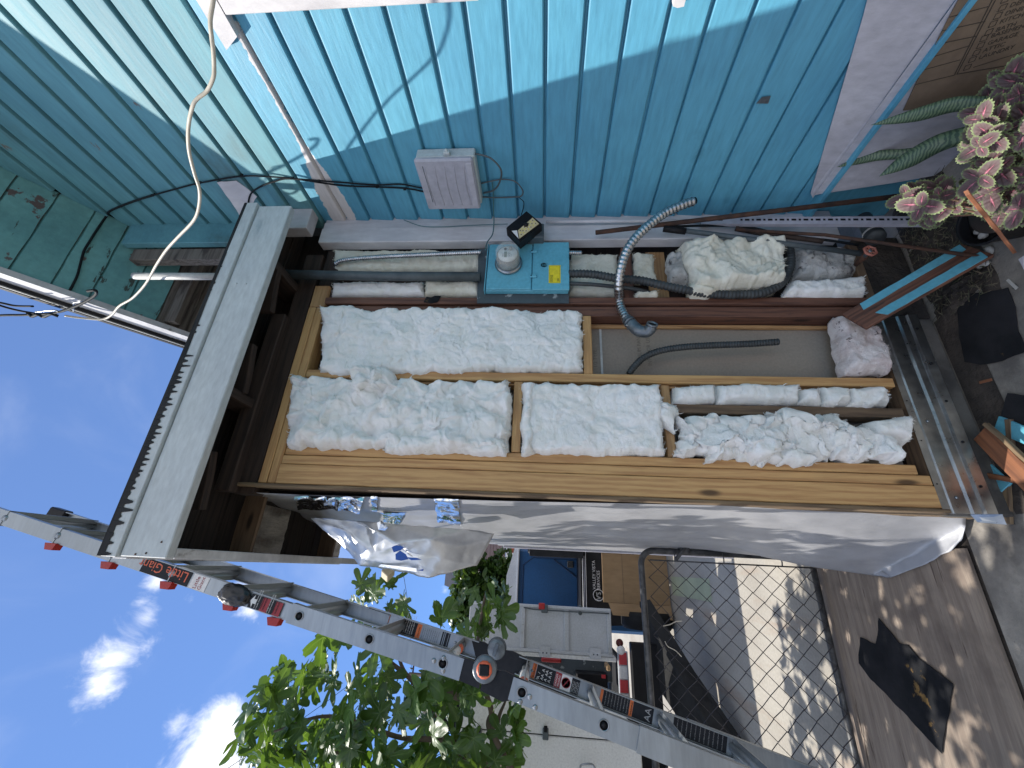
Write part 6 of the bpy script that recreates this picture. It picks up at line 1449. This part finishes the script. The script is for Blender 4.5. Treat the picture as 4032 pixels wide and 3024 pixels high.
# limbs
trunk_pts = [(-2.3, 3.3, 0), (-2.2, 3.25, .7), (-1.9, 3.3, 1.4), (-1.55, 3.3, 2.1)]
tube('trunk', trunk_pts, .055, m_bark, fig, 10)
br = [
 [(-1.9, 3.3, 1.4), at(1900, 3000, 1, 3.2), at(1560, 2900, 1, 3.1), at(1300, 2820, 1, 3.0), at(1080, 2880, 1, 3.0)],
 [at(1880, 3024, 1, 3.2), at(1740, 2880, 1, 3.1), at(1640, 2700, 1, 3.1), at(1540, 2610, 1, 3.1), at(1462, 2548, 1, 3.1), at(1400, 2480, 1, 3.1)],
 [at(1840, 2760, 1, 3.0), at(1700, 2700, 1, 3.0), at(1590, 2640, 1, 3.0), at(1530, 2400, 1, 3.1)],
 [(-1.9, 3.3, 1.4), at(1960, 2960, 1, 3.0), at(1935, 2800, 1, 2.9), at(1905, 2700, 1, 2.8), at(1880, 2560, 1, 2.8), at(1900, 2400, 1, 2.8), at(1915, 2330, 1, 2.8)],
 [(-1.8, 3.2, 1.3), at(1975, 2960, 1, 2.9), at(1962, 2840, 1, 2.9), at(1990, 2760, 1, 2.9)],
 [(-1.9, 3.3, 1.4), at(1480, 3030, 1, 3.4), at(1180, 2960, 1, 3.3), at(1010, 2960, 1, 3.2)],
 [(-2.0, 3.3, 1.2), (-2.1, 3.0, 2.2), (-1.9, 2.8, 3.2), (-1.6, 2.7, 3.9)], [(-2.1, 3.25, 1.0), (-2.6, 2.9, 2.2), (-2.7, 2.6, 3.2)], [(-2.0, 3.3, 1.2), (-1.7, 3.0, 2.6), (-1.3, 2.8, 3.3)]]
def taper(name, pts, r0, r1, parent):
    path = catmull(pts, 8); vs, fs = tube_data(path, r0, 8, True, radf=lambda i, n: r0 + (r1 - r0) * i / n); return link(name, me_from(name, vs, fs), m_bark, parent, sm=True)
for b in br: taper('branch', b, .022, .006, fig)
CR = [(1000, 2690), (890, 3024), (2110, 3060), (2090, 2930), (1960, 2960), (1900, 2990), (1860, 2820), (1880, 2700), (1800, 2640), (1690, 2620), (1560, 2760), (1540, 2600), (1480, 2490), (1350, 2470), (1200, 2490), (1230, 2560), (1140, 2640)]
TOP = [(1380, 2330), (1440, 2290), (1560, 2290), (1640, 2360), (1600, 2440), (1500, 2460), (1400, 2440)]
RG = [(1720, 2440), (1880, 2290), (1930, 2270), (2000, 2300), (2010, 2400), (1990, 2470), (1900, 2540), (1760, 2560), (1700, 2500)]
BT = [(1930, 2720), (2040, 2730), (2060, 2860), (1990, 2900), (1920, 3040), (2100, 2990), (1900, 3000)]
rnd = random.Random(21); placed = 0
def put_leaf(p, size, ml, parent, toward=V((0, -.5, .25)), name='leaf'):
    nrm = V((rnd.gauss(0, .55), rnd.gauss(0, .5) - .35, rnd.gauss(0, .4) + .62)); xd = V((rnd.gauss(.2, .8), rnd.gauss(-.1, .6), rnd.gauss(-.25, .6)))
    o = bpy.data.objects.new(name, ml); COL.objects.link(o); o.matrix_world = Matrix.Translation(p) @ orient(nrm, xd) @ Matrix.Diagonal((size, size, size, 1))
    o.parent = parent; o.matrix_parent_inverse = parent_world(parent).inverted(); return o
def scatter(poly, n, y0, y1, s0, s1):
    us = [p[0] for p in poly]; vs_ = [p[1] for p in poly]; k = 0; tries = 0
    while k < n and tries < 20000:
        tries += 1
        u = rnd.uniform(min(us), max(us)); v = rnd.uniform(min(vs_), max(vs_))
        if not inpoly((u, v), poly): continue
        d_ = noise.noise(V((u * .006, v * .006, 4)))
        if rnd.random() > .65 + d_ * 1.4: continue
        put_leaf(at(u, v, 1, rnd.uniform(y0, y1)), rnd.uniform(s0, s1), rnd.choice(LM), fig); k += 1
scatter(CR, 212, 2.6, 3.9, .10, .18); scatter(TOP, 12, 2.9, 3.4, .08, .13); scatter(RG, 24, 2.6, 3.1, .075, .12); scatter(BT, 9, 2.6, 3.0, .08, .12)
for u, v, s in ((1060, 2760, .17), (1035, 2830, .15), (1080, 2710, .12), (1300, 2500, .12), (1470, 2340, .13), (1420, 2300, .11), (1590, 2370, .13), (1960, 2300, .12), (1995, 2330, .13), (1740, 2430, .11), (1365, 2940, .14), (1970, 2740, .15), (2010, 2800, .14), (2030, 2900, .11)):
    put_leaf(at(u, v, 1, 2.75), s, rnd.choice(LM), fig)
# the rest of the crown, outside and deep inside: one joined part
vs, fs, tone = [], [], []; small = [fig_leaf(40 + i, 5) for i in range(3)]
def simp(seed):
    v_, f_, t_ = [], [], []; r2 = random.Random(seed); n = 15
    v_.append(V((0, 0, 0)))
    for k in range(n):
        t = -PI + 2 * PI * k / n; r = (.95 if k % 3 == 1 else .55) * r2.uniform(.85, 1.1) * (1 if abs(t) < 2.5 else .5)
        v_.append(V((r * math.cos(t), r * math.sin(t), -.25 * r * r + r2.uniform(-.05, .05))))
    f_ = [(0, 1 + k, 1 + (k + 1) % n) for k in range(n)]; return v_, f_
SM = [simp(i) for i in range(5)]
def crown(cx, cy, cz, rx, ry, rz, n, s0, s1):
    for _ in range(n):
        while True:
            q = V((rnd.uniform(-1, 1), rnd.uniform(-1, 1), rnd.uniform(-1, 1)))
            if q.length < 1 and noise.noise(q * 2.2 + V((cx, cy, cz))) > -.12: break
        p = V((cx + q.x * rx, cy + q.y * ry, cz + q.z * rz)); sv, sf = rnd.choice(SM); s = rnd.uniform(s0, s1)
        m_ = Matrix.Translation(p) @ orient(V((rnd.gauss(0, .5), rnd.gauss(-.2, .5), rnd.gauss(.7, .4))), V((rnd.gauss(0, 1), rnd.gauss(0, 1), rnd.gauss(-.2, .5)))) @ Matrix.Diagonal((s, s, s, 1))
        b0 = len(vs); vs.extend(m_ @ v for v in sv); fs.extend(tuple(i + b0 for i in f) for f in sf); tone.extend([.3] * len(sv))
crown(-1.5, 3.3, 2.7, .62, .5, .85, 250, .07, .13)
crown(-2.5, 3.1, 2.6, 1.0, .8, 1.0, 330, .07, .13)
crown(-2.1, 2.55, 2.75, .8, .55, .7, 200, .055, .11)
crown(-1.6, 2.35, 2.35, .45, .4, .5, 150, .06, .12)
crown(-2.0, 4.05, 2.5, .62, .4, .6, 190, .06, .12)
me = leaf_mesh('crown', (vs, fs, tone), m_fig, False); o = link('crown', me, None, fig); o['kind'] = 'stuff'
# glossy bush beyond the driveway
bush = thing('glossy_bush', 'dense glossy green bush growing beside the far mauve house', 'bush', (.6, 11, 0))
vs, fs, tone = [], [], []
def oval(seed):
    n = 8; v_ = [V((0, 0, 0))] + [V((math.cos(2 * PI * k / n), .42 * math.sin(2 * PI * k / n), -.15 * math.cos(2 * PI * k / n) ** 2)) for k in range(n)]; return v_, [(0, 1 + k, 1 + (k + 1) % n) for k in range(n)]
SM = [oval(0)]
bc = at(1900, 2290, 1, 11)
for u, v, ru, rv, n in ((1880, 2250, 90, 70, 900), (1960, 2300, 90, 90, 700), (1850, 2330, 70, 60, 450), (1810, 2400, 40, 60, 240), (1990, 2230, 60, 60, 350), (1880, 2420, 80, 60, 420), (2040, 2330, 80, 80, 300)):
    c = at(u, v, 1, 11); k_ = 11 / FPX; crown(c.x, 11, c.z, rv * k_, .5, ru * k_, n, .07, .12)
me = leaf_mesh('foliage', (vs, fs, tone), m_bush, False); o = link('foliage', me, None, bush); o['kind'] = 'stuff'
taper('stem', [(bc.x, 11, 0), (bc.x + .1, 11, bc.z * .5), (bc.x, 11, bc.z)], .09, .03, bush)
# ---------------------------------------------------------------- cardboard and plants in the near right corner
XB = 1.705
c1_ = thing('white_cardboard', 'white faced cardboard sheet tucked above the blue ledge on the siding', 'cardboard', (XB, 1.0, .43))
prism('sheet_face', [at(u, v, 0, x) for u, v, x in ((3420, -20, 1.729), (3400, 60, 1.729), (3300, 400, 1.729), (3192, 762, 1.729), (3200, 780, 1.715), (3500, 360, 1.715), (3775, -20, 1.715))], (.003, 0, 0), m_cardw, c1_)
c2_ = thing('white_cardboard', 'larger white faced cardboard leaning below the blue ledge behind the snake plant', 'cardboard', (1.66, 1.2, 0))
prism('sheet_face', [at(u, v, 0, 1.705) for u, v in ((3208, 768), (3790, -30), (4100, -30), (4100, 620), (3830, 664), (3545, 716))], (.004, 0, 0), m_cardw, c2_)
c3_ = thing('printed_carton', 'brown moving carton side with a printed room checklist leaning by the coleus', 'cardboard', (1.655, .95, 0))
cx_ = 1.698
prism('carton_side', [at(u, v, 0, cx_) for u, v in ((3556, 436), (3625, 290), (3740, 62), (3790, -30), (4120, -30), (4120, 350), (3870, 402))], (.003, 0, 0), m_cardd, c3_)
def cp(u, v): p = at(u, v, 0, cx_ - .0012); return p
def pline(a, b, w=.0025): beam('printed_line', cp(*a), cp(*b), (1, 0, 0), .0006, w, m_cardink, c3_, 0)
for a, b in (((3602, 334), (3758, 296)), ((3634, 276), (3780, 236)), ((3660, 228), (3818, 180)), ((3682, 176), (3846, 142)), ((3708, 122), (3880, 84)), ((3738, 68), (3890, 26))): pline(a, b)
pline((3758, 296), (3912, -10), .003); pline((3768, 292), (3925, -10), .003); pline((3768, 292), (3985, 255), .003)
items = [('', 3965, 6), ('DEN', 3955, 38), ('DINING', 3936, 70), ('KITCHEN', 3917, 101), ('BATH', 3902, 133), ('BASEMENT', 3883, 157), ('GARAGE', 3870, 185), ('ATTIC', 3854, 213), ('LAUNDRY', 3838, 240), ('-', 3819, 270)]
for it, u, v in items:
    o0 = cp(u - 26, v + 8); xd = (cp(u + 50, v - 16) - o0).normalized(); yd = V((1, 0, 0)).cross(xd)
    if yd.y > 0: yd = -yd
    s = .0165
    for (e0, e1) in (((0, 0), (s, 0)), ((s, 0), (s, s)), ((s, s), (0, s)), ((0, s), (0, 0))):
        beam('checkbox', o0 + xd * e0[0] + yd * e0[1], o0 + xd * e1[0] + yd * e1[1], (1, 0, 0), .0006, .0018, m_cardink, c3_, 0)
    if it not in ('', '-'): text('checklist_word', it, o0 + xd * (s + .009) + yd * .001, xd, yd, .0195, m_cardink, c3_, .0003)
    else: beam('printed_line', o0 + xd * (s + .01), o0 + xd * .22, (1, 0, 0), .0006, .002, m_cardink, c3_, 0)
# snake plant
def blade(path, w0, parent, twist=0, nm='leaf'):
    P = catmull([V(p) for p in path], 10); vs, fs = [], []; n = len(P)
    for i, p in enumerate(P):
        t = i / (n - 1); d = (P[min(i + 1, n - 1)] - P[max(i - 1, 0)]).normalized(); side = d.cross((CAM - p).normalized()).normalized()
        side = (side + V((0, 0, 1)).cross(d) * .3 + d.cross(side) * twist).normalized(); nr = d.cross(side)
        w = w0 * (.55 + .8 * math.sin(min(1, t * 1.15 + .12) * PI * .62)) * (1 if t < .72 else max(.02, (1 - ((t - .72) / .28) ** 1.6)))
        for k in (-1, -.5, 0, .5, 1): vs.append(p + side * w * k + nr * w * .35 * (k * k))
    for i in range(n - 1):
        for k in range(4): fs.append((i * 5 + k, i * 5 + k + 1, (i + 1) * 5 + k + 1, (i + 1) * 5 + k))
    c = P[0]; me = me_from(nm, [v - c for v in vs], fs); smooth(me); o = link(nm, me, m_snake, parent, Matrix.Translation(c)); md = o.modifiers.new('s', 'SOLIDIFY'); md.thickness = .003; return o
sn = thing('snake_plant', 'banded snake plant leaves rising against the white cardboard', 'plant', at(3960, 480, 1, 1.12))
def pa_(u, v, y): return at(u, v, 1, y)
blade([pa_(4060, 370, .98), pa_(3900, 405, 1.03), pa_(3760, 412, 1.06), pa_(3620, 450, 1.10), pa_(3430, 492, 1.15)], .0185, sn)
blade([pa_(3960, 450, 1.05), pa_(3820, 520, 1.10), pa_(3700, 560, 1.16), pa_(3580, 625, 1.22), pa_(3462, 694, 1.28)], .025, sn, .3)
blade([pa_(3700, 580, 1.22), pa_(3560, 605, 1.28), pa_(3440, 616, 1.33), pa_(3296, 658, 1.38)], .015, sn)
blade([pa_(4090, 420, .97), pa_(4000, 400, 1.0), pa_(3920, 380, 1.02)], .016, sn)
# coleus
def coleus_leaf(seed):
    r2 = random.Random(seed); nA, nR = 44, 6; vs, fs, tone = [V((0, 0, 0))], [], [0]
    cup = r2.uniform(.1, .45)
    for i in range(1, nR + 1):
        for k in range(nA):
            t = -PI + 2 * PI * k / nA; base = .5 / (1 + .42 * math.cos(t) * -1)
            rr_ = (.62 + .30 * math.cos(t) ** 2 * (1 if math.cos(t) > 0 else .1)) * (1 + (.07 * math.cos(t * 22) if i == nR else 0)); r = rr_ * i / nR
            x, y = r * math.cos(t) + .0, r * math.sin(t) * .84
            z = -cup * x * x * .6 + .28 * abs(y) - .30 * y * y + .02 * math.sin(x * 22) + .03 * math.sin(abs(y) * 25 - x * 8)
            vs.append(V((x, y, z)))
            f = i / nR; mid = max(0, 1 - abs(y) / .05) * max(0, 1 - f * .95)
            tn = .34 + .5 * f ** 2.4 if f < .8 else .72 + (f - .8) * 1.4
            vein = abs(math.sin(x * 11 + abs(y) * 9)) ** 6 * .1
            tone.append(max(0, tn - mid * .75 - (.36 * max(0, 1 - f / .34))) + vein * .3)
    for k in range(nA): fs.append((0, 1 + k, 1 + (k + 1) % nA))
    for i in range(nR - 1):
        for k in range(nA): a = 1 + i * nA; b = a + nA; fs.append((a + k, b + k, b + (k + 1) % nA, a + (k + 1) % nA))
    vs = [v + V((.55, 0, 0)) for v in vs]
    return vs, fs, tone
CL = [leaf_mesh('coleus_leaf', coleus_leaf(i), m_coleus) for i in range(6)]
col_ = thing('coleus', 'potted coleus with green edged purple leaves and pink centres spilling toward the camera', 'plant', at(3960, 700, 1, 1.2))
REG = [(3560, 830), (3575, 750), (3640, 660), (3700, 560), (3860, 520), (3885, 360), (3960, 300), (4060, 240), (4110, 500), (4110, 820), (3960, 830), (3860, 800), (3760, 810), (3700, 840), (3640, 850)]
rnd = random.Random(77)
us = [p[0] for p in REG]; k = 0; root = at(3960, 850, 1, 1.24)
while k < 112:
    u = rnd.uniform(3560, 4110); v = rnd.uniform(240, 850)
    if not inpoly((u, v), REG) or (u < 3850 and v < 740 and rnd.random() < .7): continue
    if k > 74: u = rnd.uniform(3840, 4110); v = rnd.uniform(440, 835)
    y_ = 1.20 - (850 - v) / 600 * .30 + rnd.uniform(-.05, .07) - (.07 if k > 74 else 0); p = at(u, v, 1, y_)
    sz = rnd.uniform(.030, .052); tw = (CAM - p).normalized(); up_n = (tw * .6 + V((-.4, .1, .8))).normalized(); a0 = rnd.uniform(0, PI)
    # each tip carries two crossing pairs of leaves
    for q in range(4):
        a = a0 + q * PI / 2; s_ = sz * (1 if q % 2 == 0 else .72)
        zz = up_n; xx = zz.orthogonal().normalized(); yy2 = zz.cross(xx); d = xx * math.cos(a) + yy2 * math.sin(a)
        o = bpy.data.objects.new('leaf', rnd.choice(CL)); COL.objects.link(o)
        o.matrix_world = Matrix.Translation(p + V((rnd.uniform(-1, 1), rnd.uniform(-1, 1), rnd.uniform(-1, 1))) * .004) @ orient(zz - d * .28, d + zz * .1) @ Matrix.Diagonal((s_, s_, s_, 1)); o.parent = col_; o.matrix_parent_inverse = parent_world(col_).inverted()
    taper('stem', [root + V((rnd.uniform(-.03, .03), rnd.uniform(-.03, .03), 0)), root.lerp(p, .55) + V((0, 0, -.02)), p], .004, .0022, col_).data.materials[0] = bpy.data.materials.get('coleus_stem') or M('coleus_stem', (.38, .16, .15), (.26, .22, .10), 20, rough=.5, bump=0)
    k += 1
# pots
pc_ = at(3850, 872, 2, .15)
pot = thing('flower_pot', 'black round plastic nursery pot tipped toward the camera with pale stones inside', 'pot', (pc_.x, pc_.y, 0))
axp = V((-.10, -.12, 1)).normalized(); c = V((pc_.x, pc_.y, .0))
lathe('pot_wall', [(.060, 0), (.082, .145), (.088, .148), (.088, .158), (.081, .160), (.078, .150), (.070, .10)], c, axp, m_black, pot, 36)
lathe('pot_soil', [(.076, .118), (0, .122)], c, axp, m_dirt, pot, 24)
for i in range(9):
    bm = bmesh.new(); bmesh.ops.create_icosphere(bm, subdivisions=2, radius=1)
    s = rnd.uniform(.009, .017)
    for v_ in bm.verts: v_.co = v_.co * s * (1 + .3 * noise.noise(v_.co * 1.7 + V((i, 2, 0))))
    p = c + axp * .128 + V((rnd.uniform(-.045, .03), rnd.uniform(-.03, .045), rnd.uniform(0, .008)))
    link('stone', bm_me(bm), m_stone, pot, Matrix.Translation(p))
pot2 = thing('nursery_pot', 'dark nursery pot with a pale paper label under the coleus', 'pot', at(4010, 830, 2, 0))
c = at(4015, 800, 2, .08); c.z = 0
lathe('pot_wall', [(.070, 0), (.095, .14), (.100, .143), (.100, .156), (.092, .158)], c, (0, 0, 1), M('brown_black_plastic', (.04, .03, .026), (.03, .024, .02), rough=.5), pot2, 36)
lathe('pot_soil', [(.090, .13), (0, .135)], c, (0, 0, 1), m_dirt, pot2, 24)
vs, fs = [], []
for i in range(13):
    a = -2.9 + i * .11
    for z, r in ((.03, .0765), (.11, .0905)): vs.append(c + V((math.cos(a) * r, math.sin(a) * r, z)))
for i in range(12): fs.append((2 * i, 2 * i + 2, 2 * i + 3, 2 * i + 1))
link('paper_label', me_from('pl', vs, fs), m_cardw, pot2)
stk = beam('split_stick', at(3808, 758, 1, .98), at(3992, 990, 2, .02), (1, 0, 0), .016, .010, M('orange_split_wood', (.38, .15, .07), (.26, .10, .05), 9, (.4, 6, 6), rough=.7), None, .001, .002, 3)
tag(stk, 'split orange brown stick lying across the rim of the black pot', 'stick')
o = box('white_stub', *sorted((at(4020, 1010, 2, .05).x, at(4100, 1060, 2, .05).x)), *sorted((at(4020, 1050, 2, .05).y, at(4090, 960, 2, .05).y)), .0, .05, m_cardw, None, .004)
tag(o, 'pale plaster block at the edge of the sunlit slab', 'block')
# weeds and litter on the soil
vs, fs = [], []
rnd = random.Random(5)
for _ in range(520):
    p = V((rnd.uniform(1.08, 1.70), rnd.uniform(1.40, 1.68), .02)); a = rnd.uniform(0, 6.28); L = rnd.uniform(.01, .05); d = V((math.cos(a), math.sin(a), rnd.uniform(-.1, .5))); s = d.cross(V((0, 0, 1))).normalized() * rnd.uniform(.0006, .003)
    b0 = len(vs); vs += [p - s, p + s, p + d * L + s * .5, p + d * L - s * .5]; fs.append((b0, b0 + 1, b0 + 2, b0 + 3))
o = link('ground_litter', me_from('litter', vs, fs), M('dry_litter', (.16, .13, .09), (.05, .06, .03), 60, rough=.9, bump=0)); tag(o, 'dry twigs and grass bits littering the dark soil in the corner', 'litter'); o['kind'] = 'stuff'
